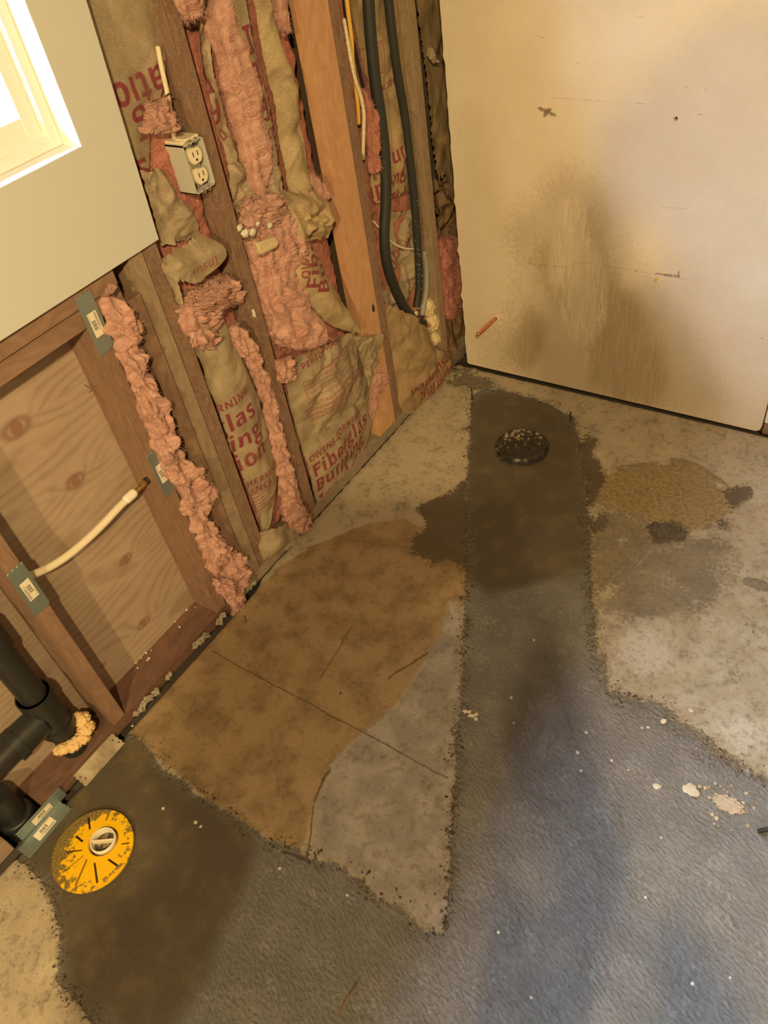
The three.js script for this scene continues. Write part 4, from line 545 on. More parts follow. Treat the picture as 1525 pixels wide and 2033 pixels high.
// ---------------------------------------------------------------- outlet box, cables
{
  const y0 = 1.017, y1 = 1.112, z0 = 0.9, z1 = 0.958, xf = 0.013, xb = -0.06, w = 0.0024, o = [0, 0, 0];
  const t = thing('outlet_box', 'grey plastic outlet box with an ivory duplex receptacle on the dusty stud', 'outlet box', [xf, y0, (z0 + z1) / 2]);
  const H = y1 - y0, W = z1 - z0, D = xf - xb, bx = (a, b, c, d, e, f) => new THREE.BoxGeometry(b - a, d - c, f - e).translate((a + b) / 2, (c + d) / 2, (e + f) / 2);
  part(t, 'shell', mergeGeometries([bx(-D, 0, 0, H, W / 2 - w, W / 2), bx(-D, 0, 0, H, -W / 2, -W / 2 + w), bx(-D, 0, 0, w, -W / 2, W / 2), bx(-D, 0, H - w, H, -W / 2, W / 2), bx(-D, -D + w, 0, H, -W / 2, W / 2)]), M.box);
  part(t, 'mounting_tab', new RoundedBoxGeometry(0.05, 0.006, 0.05, 2, 0.002).translate(-0.03, H + 0.003, 0), M.ivory); part(t, 'mounting_tab', new RoundedBoxGeometry(0.03, 0.005, 0.012, 2, 0.002).translate(-0.012, H + 0.008, 0.014), M.ivory);
  for (const y of [H * 0.29, H * 0.71]) {
    const s = new THREE.Shape(); s.absarc(0, 0, 0.0172, 0, Math.PI * 2); const f = new THREE.CylinderGeometry(0.0172, 0.0172, 0.012, 32).rotateZ(Math.PI / 2), q = f.attributes.position; for (let i = 0; i < q.count; i++) q.setY(i, clamp(q.getY(i), -0.0143, 0.0143));
    const face = part(t, 'receptacle_face', f.translate(-0.008, y, 0), M.ivory);
    for (const z of [-0.0063, 0.0063]) part(face, 'slot', bx(-0.0025, -0.0016, y - 0.001, y + 0.008, z - 0.0011, z + 0.0011), M.dark);
    part(face, 'ground_hole', new THREE.CylinderGeometry(0.0026, 0.0026, 0.001, 14).rotateZ(Math.PI / 2).translate(-0.002, y - 0.008, 0), M.dark);
  }
  part(t, 'yoke', bx(-0.0165, -0.0145, 0.002, H - 0.002, -0.009, 0.009), M.nail); part(t, 'receptacle_body', bx(-0.04, -0.0165, H * 0.16, H * 0.84, -0.0165, 0.0165), M.ivory);
  for (const y of [0.004, H - 0.004]) for (const z of [-0.008, 0.008]) { part(t, 'ear', new THREE.TorusGeometry(0.0042, 0.0013, 8, 18).rotateY(Math.PI / 2).translate(0.0005, y - (y < 0.01 ? 0.004 : -0.004), z), M.nail); }
  part(t, 'screw', new THREE.CylinderGeometry(0.0024, 0.0024, 0.003, 12).rotateZ(Math.PI / 2).translate(-0.002, H / 2, 0), M.nail);
}
single('white_cable', 'white cable dropping into the top of the outlet box', 'cable', capped([[-0.02,1.2707,0.9155],[-0.02,1.2434,0.9205],[-0.02,1.2014,0.9255],[-0.016,1.1731,0.9347],[-0.018,1.1426,0.94],[-0.03,1.1191,0.9344]], 0.0048, 60), M.pex);
single('cable_staple', 'dark staple holding the white cable above the outlet box', 'staple', tube([[-0.012,1.1958,0.9405],[-0.012,1.1974,0.9287],[-0.012,1.1916,0.9216]], 0.0014, 20, 8), M.steel);
{
  const m = kraft([1, 0, 0, 1], [...Array(6)].map((_, k) => ({ t: 'TYPE NM-B 12-2 WITH GROUND 600V', z: 0.98, y: 0.9 - k * 0.16, s: 0.05, ink: 'rgb(60,56,52)' })), { tone: [226, 216, 190], dirt: 0.05, ppm: 512, seed: 3 });
  single('printed_cable', 'white printed cable curving in front of the yellow one', 'cable', capped([[-0.02,1.1689,0.3344],[-0.01,1.1299,0.3458],[0,1.0903,0.3572],[0,1.0442,0.351],[0,1.0063,0.3396],[0,0.9677,0.3368],[0,0.9258,0.3486],[-0.005,0.8787,0.3568],[-0.02,0.8538,0.3414]], 0.0047, 90), m);
  single('yellow_cable', 'yellow cable running beside the bright board', 'cable', capped([[-0.018,1.2249,0.3139],[-0.018,1.1747,0.3164],[-0.018,1.1227,0.3191],[-0.018,1.0704,0.328],[-0.018,1.0145,0.331],[-0.018,0.9687,0.3351],[-0.018,0.9416,0.3407]], 0.0052, 70), mat([0.72, 0.45, 0.07], { roughness: 0.5 }));
  single('black_cable', 'thin black cable behind the yellow one', 'cable', capped([[-0.035,1.2226,0.3026],[-0.035,1.1505,0.3034],[-0.035,1.1034,0.2889],[-0.035,1.0567,0.2823],[-0.035,0.9966,0.2763]], 0.0045, 60), M.plasticBlack);
  single('loop_cable', 'thin cream cable looping behind the black hoses', 'cable', capped([[-0.025,0.6758,0.3305],[-0.025,0.6398,0.3031],[-0.025,0.5997,0.2755],[-0.025,0.5641,0.2395],[-0.025,0.5318,0.1953],[-0.025,0.5071,0.1472]], 0.0034, 60), M.pex);
}
// black insulated hoses into the foam
{
  const h1 = thing('insulated_hose', 'thicker black foam sleeved hose bending into the yellow foam', 'hose');
  part(h1, 'foam_sleeve', tube([[-0.01,1.2166,0.2341],[-0.01,1.1254,0.2481],[-0.01,1.0145,0.255],[-0.01,0.9164,0.2518],[-0.01,0.8148,0.2578],[-0.01,0.7135,0.281],[-0.01,0.638,0.3082],[-0.01,0.5666,0.3183],[-0.01,0.4977,0.3078],[-0.01,0.4127,0.2794],[-0.01,0.3349,0.2401],[-0.014,0.2696,0.1782],[-0.02,0.2482,0.153]], 0.0152, 140, 20), M.rubber);
  part(h1, 'copper_core', tube([[-0.016,0.2724,0.1807],[-0.016,0.2473,0.1534],[-0.016,0.2267,0.1243]], 0.007, 20, 12), M.copper);
  const h2 = thing('insulated_hose', 'thinner black hose hanging straight beside the small corner stud', 'hose');
  part(h2, 'foam_sleeve', tube([[-0.012,1.1977,0.1502],[-0.012,1.0999,0.1509],[-0.012,0.9936,0.1469],[-0.012,0.903,0.137],[-0.012,0.7953,0.1344],[-0.012,0.6808,0.1343],[-0.012,0.5759,0.1392],[-0.012,0.4672,0.15],[-0.012,0.3884,0.1633],[-0.012,0.3353,0.1901]], 0.0122, 140, 18), M.rubber);
  for (let k = 0; k < 26; k++) { const r = rng(k + 9), c = new THREE.CatmullRomCurve3([[-0.012,0.6808,0.1343],[-0.012,0.5759,0.1392],[-0.012,0.4672,0.15],[-0.012,0.3884,0.1633],[-0.012,0.3353,0.1901]].map((p) => new THREE.Vector3(...p))), p = c.getPoint(r()), a = r() * 2 - 0.4; part(h2, 'splash_fleck', blob(0.0008 + 0.0012 * r(), 0.001, 0.0013, { seed: k, detail: 0.34 }).translate(p.x + Math.cos(a) * 0.012, p.y, p.z + Math.sin(a) * 0.012), M.crumb); }
  single('grey_conduit', 'grey plastic conduit hidden behind the thinner black hose', 'conduit', capped([[-0.03,0.4621,0.0866],[-0.03,0.3982,0.0866],[-0.03,0.335,0.1023],[-0.03,0.2765,0.1369]], 0.0095, 50, 16), mat([0.34, 0.35, 0.31], { roughness: 0.55 }));
  const f = thing('spray_foam', 'pale yellow spray foam lump at the end of the black hoses', 'foam', [-0.022,0.2202,0.112]);
  const c0 = [-0.022,0.2202,0.112]; const lump = (p, a, b, c, s) => part(f, 'foam_lobe', blob(a, b, c, { seed: s, rough: 0.16, freq: 1.6, detail: 3 }).translate(p[0] - c0[0], p[1] - c0[1], p[2] - c0[2]), M.foamPale);
  lump([-0.03,0.2735,0.098], 0.022, 0.036, 0.022, 1); lump([-0.025,0.2204,0.0967], 0.026, 0.034, 0.026, 2); lump([-0.024,0.1541,0.0903], 0.02, 0.028, 0.022, 3); lump([0,0.2374,0.1955], 0.011, 0.013, 0.014, 4); lump([0,0.3264,0.2151], 0.006, 0.008, 0.006, 5);
}
// ---------------------------------------------------------------- water pipe, drain pipes, foam
{
  const p = thing('water_pipe', 'cream plastic water pipe crossing the plywood bay', 'pipe');
  part(p, 'tubing', tube([[-0.035,0.5281,1.6467],[-0.035,0.514,1.6198],[-0.035,0.4986,1.568],[-0.035,0.4937,1.5074],[-0.035,0.4965,1.4474],[-0.035,0.503,1.3909],[-0.035,0.5037,1.3563]], 0.0085, 90, 18), M.pex);
  part(p, 'crimp_collar', capped([[-0.035,0.5046,1.3716],[-0.035,0.5051,1.3525]], 0.0108, 12, 18), mat([0.82, 0.8, 0.72], { roughness: 0.4 }));
  part(p, 'brass_fitting', mergeGeometries([tube([[-0.035,0.5053,1.3492],[-0.035,0.5063,1.3103]], 0.0068, 10, 16), tube([[-0.035,0.5058,1.3299],[-0.035,0.5064,1.3232]], 0.0084, 4, 6)]), M.brass);
  part(p, 'hole_seal', tube([[-0.035,0.5062,1.312],[-0.035,0.5077,1.2934]], 0.0085, 8, 14), M.dark);
}
{
  const zc = 1.768, xc = -0.046, d = thing('drain_pipe', 'black plastic drain pipe with a side branch beside the nail plated stud', 'pipe', [xc, 0, zc]), ring = (r, y0, y1) => new THREE.CylinderGeometry(r, r, y1 - y0, 36).translate(0, (y0 + y1) / 2, 0);
  part(d, 'pipe', ring(0.03, 0.03, 0.905), M.plasticBlack); part(d, 'tee', mergeGeometries([ring(0.0365, 0.13, 0.262), ring(0.0395, 0.13, 0.15), ring(0.0395, 0.244, 0.262), new THREE.CylinderGeometry(0.0365, 0.0365, 0.07, 32).rotateX(Math.PI / 2).translate(0, 0.19, 0.058), new THREE.CylinderGeometry(0.0395, 0.0395, 0.02, 32).rotateX(Math.PI / 2).translate(0, 0.19, 0.09)]), M.plasticBlack);
  part(d, 'branch', new THREE.CylinderGeometry(0.03, 0.03, 0.5, 32).rotateX(Math.PI / 2).translate(0, 0.19, 0.33), M.plasticBlack); part(d, 'coupling', ring(0.0365, 0.43, 0.5), M.plasticBlack);
  single('spray_foam_collar', 'orange yellow spray foam crescent round the foot of the drain pipe', 'foam', mergeGeometries([[[-0.018,0.0945,1.7265], 0.016, 3], [[-0.006,0.0759,1.7345], 0.017, 4], [[0,0.0715,1.7547], 0.016, 5], [[-0.004,0.0731,1.7751], 0.016, 6], [[-0.014,0.075,1.7931], 0.014, 7], [[-0.026,0.0714,1.8031], 0.01, 8], [[-0.028,0.1032,1.7272], 0.009, 9]].map(([p, r, s]) => blob(r * 1.05, r * 0.9, r * 1.2, { seed: s, rough: 0.26, freq: 2, detail: 2 }).translate(p[0] - 0.004, Math.max(0.045, p[1] + 0.022), p[2]))), M.foam);
  const s2 = thing('drain_stub', 'black pipe stub rising through the notched sill plate', 'pipe', [-0.05, 0, 1.952]);
  part(s2, 'pipe', new THREE.CylinderGeometry(0.03, 0.03, 0.19, 32).translate(0, 0.025, 0), M.plasticBlack); part(s2, 'hub', new THREE.LatheGeometry([[0.03, -0.02], [0.042, -0.018], [0.042, 0.03], [0.036, 0.034], [0.03, 0.034]].map((p) => new THREE.Vector2(...p)), 36), M.plasticBlack);
}
// ---------------------------------------------------------------- steel nail plates with stickers
const sticker = (() => { const cv = document.createElement('canvas'); cv.width = 128; cv.height = 64; const c = cv.getContext('2d'), R = rng(4); c.fillStyle = 'rgb(226,222,208)'; c.fillRect(0, 0, 128, 64); c.fillStyle = 'rgb(40,40,40)'; let x = 44; while (x < 92) { const w = 1 + Math.floor(R() * 3); c.fillRect(x, 26, w, 26); x += w + 1 + Math.floor(R() * 3); } for (let k = 0; k < 4; k++) c.fillRect(6, 6 + k * 4, 60 + R() * 50, 1.4); c.fillRect(6, 56, 50, 1.4); const t = new THREE.CanvasTexture(cv); t.colorSpace = THREE.SRGBColorSpace; return mat([1, 1, 1], { map: t, roughness: 0.6 }); })();
const plateGeo = (() => { // 38 x 127 mm with toothed ends, lying in the x = 0 plane, facing +x
  const pts = [], n = 7, w = 0.019, h = 0.0635; for (let i = 0; i <= n; i++) pts.push([-w + 2 * w * i / n, -h + (i % 2 ? 0.003 : 0) + (i > 3 ? 0.001 : 0)]); for (let i = 0; i <= n; i++) pts.push([w - 2 * w * i / n, h - (i % 2 ? 0.003 : 0)]);
  return new THREE.ExtrudeGeometry(new THREE.Shape(pts.map((p) => new THREE.Vector2(...p))), { depth: 0.0012, bevelEnabled: true, bevelSize: 0.0003, bevelThickness: 0.0003, bevelSegments: 1 }).rotateY(Math.PI / 2);
})();
function plate(at, turn, label, m = M.plate, tag = true, flip = false) {
  const o = thing('nail_plate', label, 'metal plate', at, 'steel nail plates'); const nx = new THREE.Vector3(...turn[0]).normalize(), ny = new THREE.Vector3(...turn[1]), nz = nx.clone().cross(ny).normalize(); ny.copy(nz).cross(nx); o.quaternion.setFromRotationMatrix(new THREE.Matrix4().makeBasis(nx, ny, nz)); part(o, 'steel_plate', plateGeo, m);
  if (tag) { const g = new THREE.PlaneGeometry(0.05, 0.022).rotateZ(flip ? Math.PI / 2 : -Math.PI / 2).rotateY(Math.PI / 2).translate(0.0019, 0, 0); part(o, 'barcode_sticker', g, sticker, 'white barcode sticker'); }
  else for (const [y, z] of [[0.05, 0.006], [-0.05, -0.007], [-0.056, 0.007], [0.055, -0.005]]) part(o, 'tooth_hole', new THREE.CircleGeometry(0.0032, 3).rotateY(Math.PI / 2).translate(0.0017, y, z), M.dark);
  return o;
}
plate([0.0015, 0.906, 1.286], [[1, 0, 0], [0, 1, 0]], 'galvanized nail plate with barcode sticker high on the stud under the painted drywall');
plate([0.0015, 0.527, 1.286], [[1, 0, 0], [0, 1, 0]], 'galvanized nail plate with barcode sticker beside the brass pipe fitting');
plate([0.0015, 0.528, 1.664], [[1, 0, 0], [0, 1, 0]], 'galvanized nail plate with barcode sticker where the cream pipe leaves the stud', M.plate, true, true);
plate([0.0015, 0.021, 1.918], [[1, 0, 0], [0, 0, 1]], 'galvanized nail plate with barcode sticker upright against the sill plate', M.plate, true, true);
plate([0.0225, 0.002, 1.936], [[0.12, 1, 0], [0.04, 0, 1]], 'galvanized nail plate with barcode sticker lying flat before the sill plate', M.plate, true, true);
plate([0.012, 0.012, 1.757], [[0.62, 0.78, 0], [0, 0, 1]], 'bare weathered nail plate without a sticker leaning on the sill', M.plateOld, false);

// ---------------------------------------------------------------- drains in the floor
{
  const c = [0.1614,1.9132], y = 0.004, hub = [0.1691,1.8877], hx = hub[0] - c[0], hz = hub[1] - c[1];
  const t = thing('floor_flange', 'round yellow toilet flange smeared with cement around a white plug', 'flange', [c[0], y, c[1]]);
  const sh = new THREE.Shape(); sh.absarc(0, 0, 0.0885, 0, Math.PI * 2);
  const slots = [[[0.0924,1.8651], [0.1211,1.885]], [[0.131,1.8351], [0.1376,1.8514]], [[0.2088,1.8721], [0.2244,1.8601]], [[0.2063,1.9099], [0.2387,1.909]], [[0.1849,1.929], [0.226,1.9569]], [[0.1661,1.9334], [0.1873,1.9852]], [[0.153,1.9311], [0.14,1.9798]], [[0.1414,1.9248], [0.1118,1.947]], [[0.1013,1.9112], [0.129,1.9122]]];
  for (const [a, b] of slots) { const ax = a[0] - c[0], ay = -(a[1] - c[1]), bx = b[0] - c[0], by = -(b[1] - c[1]), l = Math.hypot(bx - ax, by - ay), nx = -(by - ay) / l * 0.003, ny = (bx - ax) / l * 0.003, k = Math.min(1, 0.082 / Math.max(Math.hypot(bx, by), Math.hypot(ax, ay))); sh.holes.push(new THREE.Path([[ax * k + nx, ay * k + ny], [bx * k + nx, by * k + ny], [bx * k - nx, by * k - ny], [ax * k - nx, ay * k - ny]].map((p) => new THREE.Vector2(...p)))); }
  const hp = new THREE.Path(); hp.absarc(hx, -hz, 0.034, 0, Math.PI * 2, true); sh.holes.push(hp);
  const smear = tex(512, 512, (u, v) => {
    const x = (u - 0.5) * 0.18, y2 = (v - 0.5) * 0.18, r = Math.hypot(x, y2), rh = Math.hypot(x - hx, y2 + hz), n = fbm(x * 45, y2 * 45, 4), f = fbm(x * 160, y2 * 160, 3);
    const left = step(-0.2, 0.75, (-x * 0.5 - y2 * 0.05) / 0.07 + 0.1), edge = step(0.055, 0.085, r), m = step(0.36, 0.56, left * 0.8 * step(0.045, 0.075, rh) + edge * 0.42 + n * 0.75 + f * 0.25 - 0.05 + (rh < 0.045 ? -0.6 : 0));
    return mix3([0.83, 0.5, 0.005], mix3([0.13, 0.095, 0.03], [0.3, 0.22, 0.06], clamp(0.45 + f * 1.3)), m);
  }, { repeat: false });
  const g = new THREE.ExtrudeGeometry(sh, { depth: 0.005, bevelEnabled: true, bevelSize: 0.0008, bevelThickness: 0.0008, bevelSegments: 2, curveSegments: 72 }).rotateX(-Math.PI / 2), p = g.attributes.position, uv = g.attributes.uv;
  for (let i = 0; i < p.count; i++) uv.setXY(i, p.getX(i) / 0.18 + 0.5, -p.getZ(i) / 0.18 + 0.5);
  part(t, 'flange_ring', g, mat([1, 1, 1], { map: smear, roughness: 0.42 }), 'yellow ring with radial slots');
  part(t, 'hub', new THREE.LatheGeometry([[0.036, 0.0062], [0.0335, 0.007], [0.032, 0.004], [0.0315, -0.02]].map((q) => new THREE.Vector2(...q)), 48).translate(hx, 0, hz), mat([0.83, 0.5, 0.005], { roughness: 0.4, side: THREE.DoubleSide }));
  const bs = new THREE.Shape(); bs.absarc(0, 0, 0.085, 0, Math.PI * 2); const bh = new THREE.Path(); bh.absarc(hx, -hz, 0.034, 0, Math.PI * 2, true); bs.holes.push(bh); part(t, 'bed', new THREE.ExtrudeGeometry(bs, { depth: 0.001, bevelEnabled: false, curveSegments: 48 }).rotateX(-Math.PI / 2).translate(0, -0.001, 0), M.dark);
  const a2 = [0.1492,1.9002], b2 = [0.1893,1.8726];
  const pl = part(t, 'plug', new THREE.LatheGeometry([[0.0001, -0.008], [0.023, -0.008], [0.0245, -0.005], [0.0245, 0.0115], [0.026, 0.0125], [0.028, 0.0118], [0.0285, 0.008], [0.0285, -0.012], [0.02, -0.014], [0.0001, -0.014]].map((q) => new THREE.Vector2(...q)), 48).translate(hx, 0, hz), mat([0.8, 0.77, 0.68], { roughness: 0.35 }), 'white test plug');
  part(pl, 'crossbar', new RoundedBoxGeometry(0.05, 0.014, 0.0045, 2, 0.001).rotateY(Math.atan2(-(b2[1] - a2[1]), b2[0] - a2[0])).translate(hx, 0.003, hz), M.ivory);
  for (let k = 0; k < 12; k++) { const r = rng(k + 40), a = r() * 6.28, q = 0.006 + r() * 0.013; part(pl, 'cement_crumb', blob(0.004 + 0.003 * r(), 0.003, 0.004 + 0.003 * r(), { seed: k, rough: 0.35, detail: 0.67 }).translate(hx + Math.cos(a) * q, -0.005, hz + Math.sin(a) * q), mat([0.3, 0.22, 0.18], { roughness: 1 })); }
}
{
  const c = [0.4174,0.3328], t = thing('floor_drain', 'round black rubber cap smeared with grey cement in the wet patch', 'drain cap', [c[0], 0, c[1]]);
  const smear = tex(512, 512, (u, v) => { const x = (u - 0.5) * 2, y = (v - 0.5) * 2, n = fbm(x * 3.2, y * 3.2, 4), f = fbm(x * 13, y * 13, 3), r = Math.hypot(x, y), s = N2((x * 0.8 - y * 0.5) * 2 + 4, (x * 0.5 + y) * 16), top = y * 0.55 - x * 0.4; const m = step(0.28, 0.5, top * 0.75 + n * 0.85 + f * 0.4 + 0.12 * s + 0.25 * step(0.72, 0.95, r)); return mix3([0.022, 0.02, 0.017], mix3([0.28, 0.24, 0.17], [0.42, 0.36, 0.26], clamp(0.5 + f * 1.4)), m); }, { repeat: false });
  const R0 = 0.083, NR = 22, NA = 72, g = gridGeo(NA, NR, (u, v) => { const a = -u * 2 * Math.PI, rr = v * R0 * (1 + 0.045 * N2(Math.cos(a) * 1.5 + 3, Math.sin(a) * 1.5)), k = v, h = k < 0.86 ? 0.026 - 0.006 * k * k : 0.0216 * Math.pow(clamp((1 - k) / 0.14), 0.55), wr = 0.003 * N2(Math.cos(a) * rr * 45, Math.sin(a) * rr * 45) + 0.0022 * N2(Math.cos(a) * rr * 90 + 3, Math.sin(a) * rr * 130); return new THREE.Vector3(Math.cos(a) * rr, h + wr * clamp((1 - k) * 6) - 0.004, Math.sin(a) * rr); }, (p) => [p.x / 0.18 + 0.5, -p.z / 0.18 + 0.5]);
  part(t, 'cap', g, mat([1, 1, 1], { map: smear, roughness: 0.38, side: THREE.DoubleSide }));
  part(t, 'band', new THREE.TorusGeometry(0.0815, 0.0026, 10, 72).rotateX(Math.PI / 2).translate(0, 0.0045, 0), M.dark);
}
{
  const p0 = [0.169,0.2197], tip = [0.1536,0.2139], t = thing('copper_stub', 'copper pipe stub poking out of the cream drywall near the corner', 'pipe', [p0[0], p0[1], 0]);
  part(t, 'pipe', tube([[0, 0, -0.01], [(tip[0] - p0[0]) * 0.5, (tip[1] - p0[1]) * 0.5, 0.05], [tip[0] - p0[0], tip[1] - p0[1], 0.098]], 0.0065, 16, 18), M.copper);
  part(t, 'capped_end', new THREE.SphereGeometry(0.0066, 16, 10).translate(tip[0] - p0[0], tip[1] - p0[1], 0.098), M.copper);
  const g = new THREE.TorusGeometry(0.0085, 0.0024, 8, 26), q = g.attributes.position; for (let i = 0; i < q.count; i++) { const a = N3(q.getX(i) * 200, q.getY(i) * 200, 3); q.setX(i, q.getX(i) * (1 + 0.25 * a)); q.setY(i, q.getY(i) * (1 + 0.2 * a)); } g.computeVertexNormals();
  part(t, 'torn_rim', g.translate(0, 0, 0.001), M.crumb);
}
{ const p = [0.6787,0.4473], t = thing('wall_anchor', 'small yellow plastic anchor stuck in the cream drywall', 'anchor', [p[0], p[1], 0]); part(t, 'collar', new THREE.TorusGeometry(0.0036, 0.0014, 8, 18).translate(0, 0, 0.001), mat([0.72, 0.5, 0.03], { roughness: 0.4 })); part(t, 'core', new THREE.CylinderGeometry(0.0028, 0.0022, 0.01, 12).rotateX(Math.PI / 2).translate(0, 0, -0.001), mat([0.5, 0.34, 0.02])); part(t, 'torn_shard', blob(0.0022, 0.0035, 0.002, { seed: 3, detail: 0.67 }).translate(-0.002, -0.005, 0.002), mat([0.6, 0.42, 0.03])); }
{ const p = [0.2976,0.4454]; single('tape_scrap', 'small tan tape scrap stuck beside the wall stain', 'tape', new RoundedBoxGeometry(0.016, 0.02, 0.0016, 2, 0.0007), mat([0.5, 0.4, 0.27], { roughness: 0.7 }), [p[0], p[1], 0.0008]); }
// form pins standing in the slab at the corners of the wet patch
for (const [b, h, l] of [[[0.1541,0.1659], 0.052, 'black steel pin standing in the cement near the wall corner'], [[0.5042,0.1574], 0.046, 'black steel pin standing at the patch edge below the drywall gap']]) { const t = thing('steel_pin', l, 'nail', [b[0], 0, b[1]], 'steel pins in the patch'); part(t, 'shank', new THREE.CylinderGeometry(0.0018, 0.0018, h, 10).translate(0, h / 2 - 0.006, 0), M.steel); part(t, 'head', new THREE.CylinderGeometry(0.0024, 0.0022, 0.002, 10).translate(0, h - 0.006, 0), M.steel); }
// nails in the framing
for (const [p, l] of [[[0.002,0.4648,0.4313], 'rusty nail hole splinter low on the bright board'], [[0.001,0.7036,0.8857], 'white plaster splash on the dusty stud']]) single('splinter', l, 'debris', blob(0.003, 0.011, 0.005, { seed: 8, rough: 0.5, detail: 1 }), l[0] === 'w' ? M.crumb : M.dark, p);
{ const a = [-0.05,0.7651,1.3247]; single('bent_nail', 'thin bright nail sticking out above the knotty plywood', 'nail', tube([[a[0] - 0.036, a[1] - 0.004, a[2] - 0.01], a, [a[0] + 0.012, a[1] + 0.006, a[2] + 0.012]], 0.0012, 10, 8), M.nail); }

// ---------------------------------------------------------------- litter on the floor
const onFloor = (p, r, s, flat = 0.45) => ({ g: blob(r * (0.8 + 0.5 * rng(s)()), r * flat, r, { seed: s, rough: 0.4, detail: 0.67 }), at: [p[0], r * flat * 0.5 - 0.003, p[1]] });
[[[0.7823,1.1545],[0.9692,1.2115],[1.0396,1.1948],[0.992,1.2471],[1.0772,1.1981],[1.1827,1.3047],[0.9524,0.9489],[0.7598,0.9827],[0.9667,1.1577],[1.0682,1.0909],[1.0791,1.0837],[0.8354,1.6117],[0.695,1.7097],[0.5425,1.7369],[0.7875,1.4568],[1.0821,1.6875],[1.3639,1.4841],[1.3128,1.5252],[1.1946,1.4271],[0.9842,1.6206],[0.8162,1.2109]]][0].forEach((p, k) => { const o = onFloor(p, 0.0022 + 0.0018 * rng(k + 3)(), k + 5); single('plaster_crumb', 'tiny white plaster crumb lying on the grey cement patch', 'crumb', o.g, M.crumb, o.at, 'white crumbs on the grey cement patch'); });
[[[1.1034,1.0539], 0.006], [[1.1454,1.0031], 0.0065], [[1.1408,1.2055], 0.0065]].forEach(([p, r], k) => { const o = onFloor(p, r, k + 60); single('plaster_chip', ['rounded white plaster chip beside the ragged patch edge', 'larger white plaster chip on the pale slab past the patch edge', 'white plaster chip alone in the middle of the grey cement'][k], 'chip', o.g, M.crumb, o.at); });
{ const o = onFloor([1.2031,1.1812], 0.013, 71, 0.3); single('mortar_chip', 'pale mortar chip beside the broken plaster lump', 'chip', o.g, mat([0.55, 0.5, 0.4], { roughness: 1 }), o.at); }
{ const p = [1.2755,1.1766], t = thing('plaster_lump', 'crushed cream plaster lump ringed with crumbs on grey cement', 'debris', [p[0], 0, p[1]]), R = rng(9), m = mat([0.46, 0.4, 0.31], { roughness: 1 }); part(t, 'lump', blob(0.027, 0.004, 0.016, { seed: 4, rough: 0.3, freq: 2.4, detail: 3 }).translate(0, -0.001, 0), m); for (let k = 0; k < 22; k++) { const a = R() * 6.28, q = 0.02 + R() * 0.035, r = 0.002 + 0.003 * R(); part(t, 'crumb', blob(r, r * 0.6, r, { seed: k, detail: 0.34 }).translate(Math.cos(a) * q * 1.2, -0.002, Math.sin(a) * q), m); } }
{ const p = [0.7167,1.2372], R = rng(3), t = thing('plaster_smear', 'row of white plaster flakes pressed along the patch seam', 'debris', [p[0], 0, p[1]]); for (let k = 0; k < 9; k++) part(t, 'flake', blob(0.0022 + 0.0022 * R(), 0.0015, 0.0035 + 0.003 * R(), { seed: k, detail: 0.67 }).translate(-0.014 + k * 0.0042, -0.0012, (R() - 0.5) * 0.012), M.crumb); }
[[[0.4704,1.4551],[0.4567,1.6887],[0.2278,1.766],[0.0616,1.2396],[0.0491,1.2419],[0.3168,1.7529],[0.3331,1.754],[0.0069,1.7298],[0.007,1.6507]]][0].forEach((p, k) => { const o = onFloor(p, 0.0026 + 0.0015 * rng(k + 31)(), k + 90); single('plaster_crumb', 'tiny pale crumb lying on the brown slab', 'crumb', o.g, M.crumb, o.at, 'pale crumbs on the brown slab'); });
{ const o = onFloor([0.4158,1.3341], 0.005, 51); single('dark_pebble', 'small dark pebble on the brown slab', 'pebble', o.g, mat([0.03, 0.025, 0.02]), o.at); }
[[[0.9268,0.5002], 0.045, 'dark rubble mound beside the sandy stain on the slab', 1], [[0.715,0.5475], 0.02, 'small dark rubble mound at the edge of the wet patch', 2], [[1.177,0.5816], 0.03, 'grey mortar rubble by the pale slab area', 3]].forEach(([p, r, l, k]) => {
  const t = thing('rubble_mound', l, 'rubble', [p[0], 0, p[1]]), R = rng(k * 7), m = k === 3 ? mat([0.22, 0.2, 0.16], { roughness: 1 }) : mat([0.1, 0.085, 0.065], { roughness: 1 });
  part(t, 'heap', blob(r, r * 0.16, r * 0.55, { seed: k, rough: 0.35, freq: 3, detail: 3 }).translate(0, -0.001, 0), m); for (let i = 0; i < 26; i++) { const a = R() * 6.28, q = Math.sqrt(R()), s = r * (0.06 + 0.12 * R()); part(t, 'grain', blob(s, s * 0.7, s, { seed: i, detail: 0.34 }).translate(Math.cos(a) * q * r * 1.1, r * 0.13 * (1 - q * q), Math.sin(a) * q * r * 0.65), m); }
});
{ const a = [0.7992,1.8879], b = [0.7999,1.8598], c = [0.8039,1.8359]; single('straw', 'thin brown straw lying on the grey cement', 'straw', tube([[a[0], 0.002, a[1]], [b[0], 0.006, b[1]], [c[0], 0.009, c[1]]], 0.0014, 20, 7), mat([0.24, 0.13, 0.06])); }
{ const a = [1.3378,1.2062], b = [1.3585,1.1924], c = [1.3852,1.1888]; single('dark_scrap', 'black twisted scrap on the grey cement by the pale plaster', 'debris', tube([[a[0], 0.004, a[1]], [b[0], 0.008, b[1]], [c[0], 0.003, c[1]]], 0.0045, 24, 8), M.dark); }
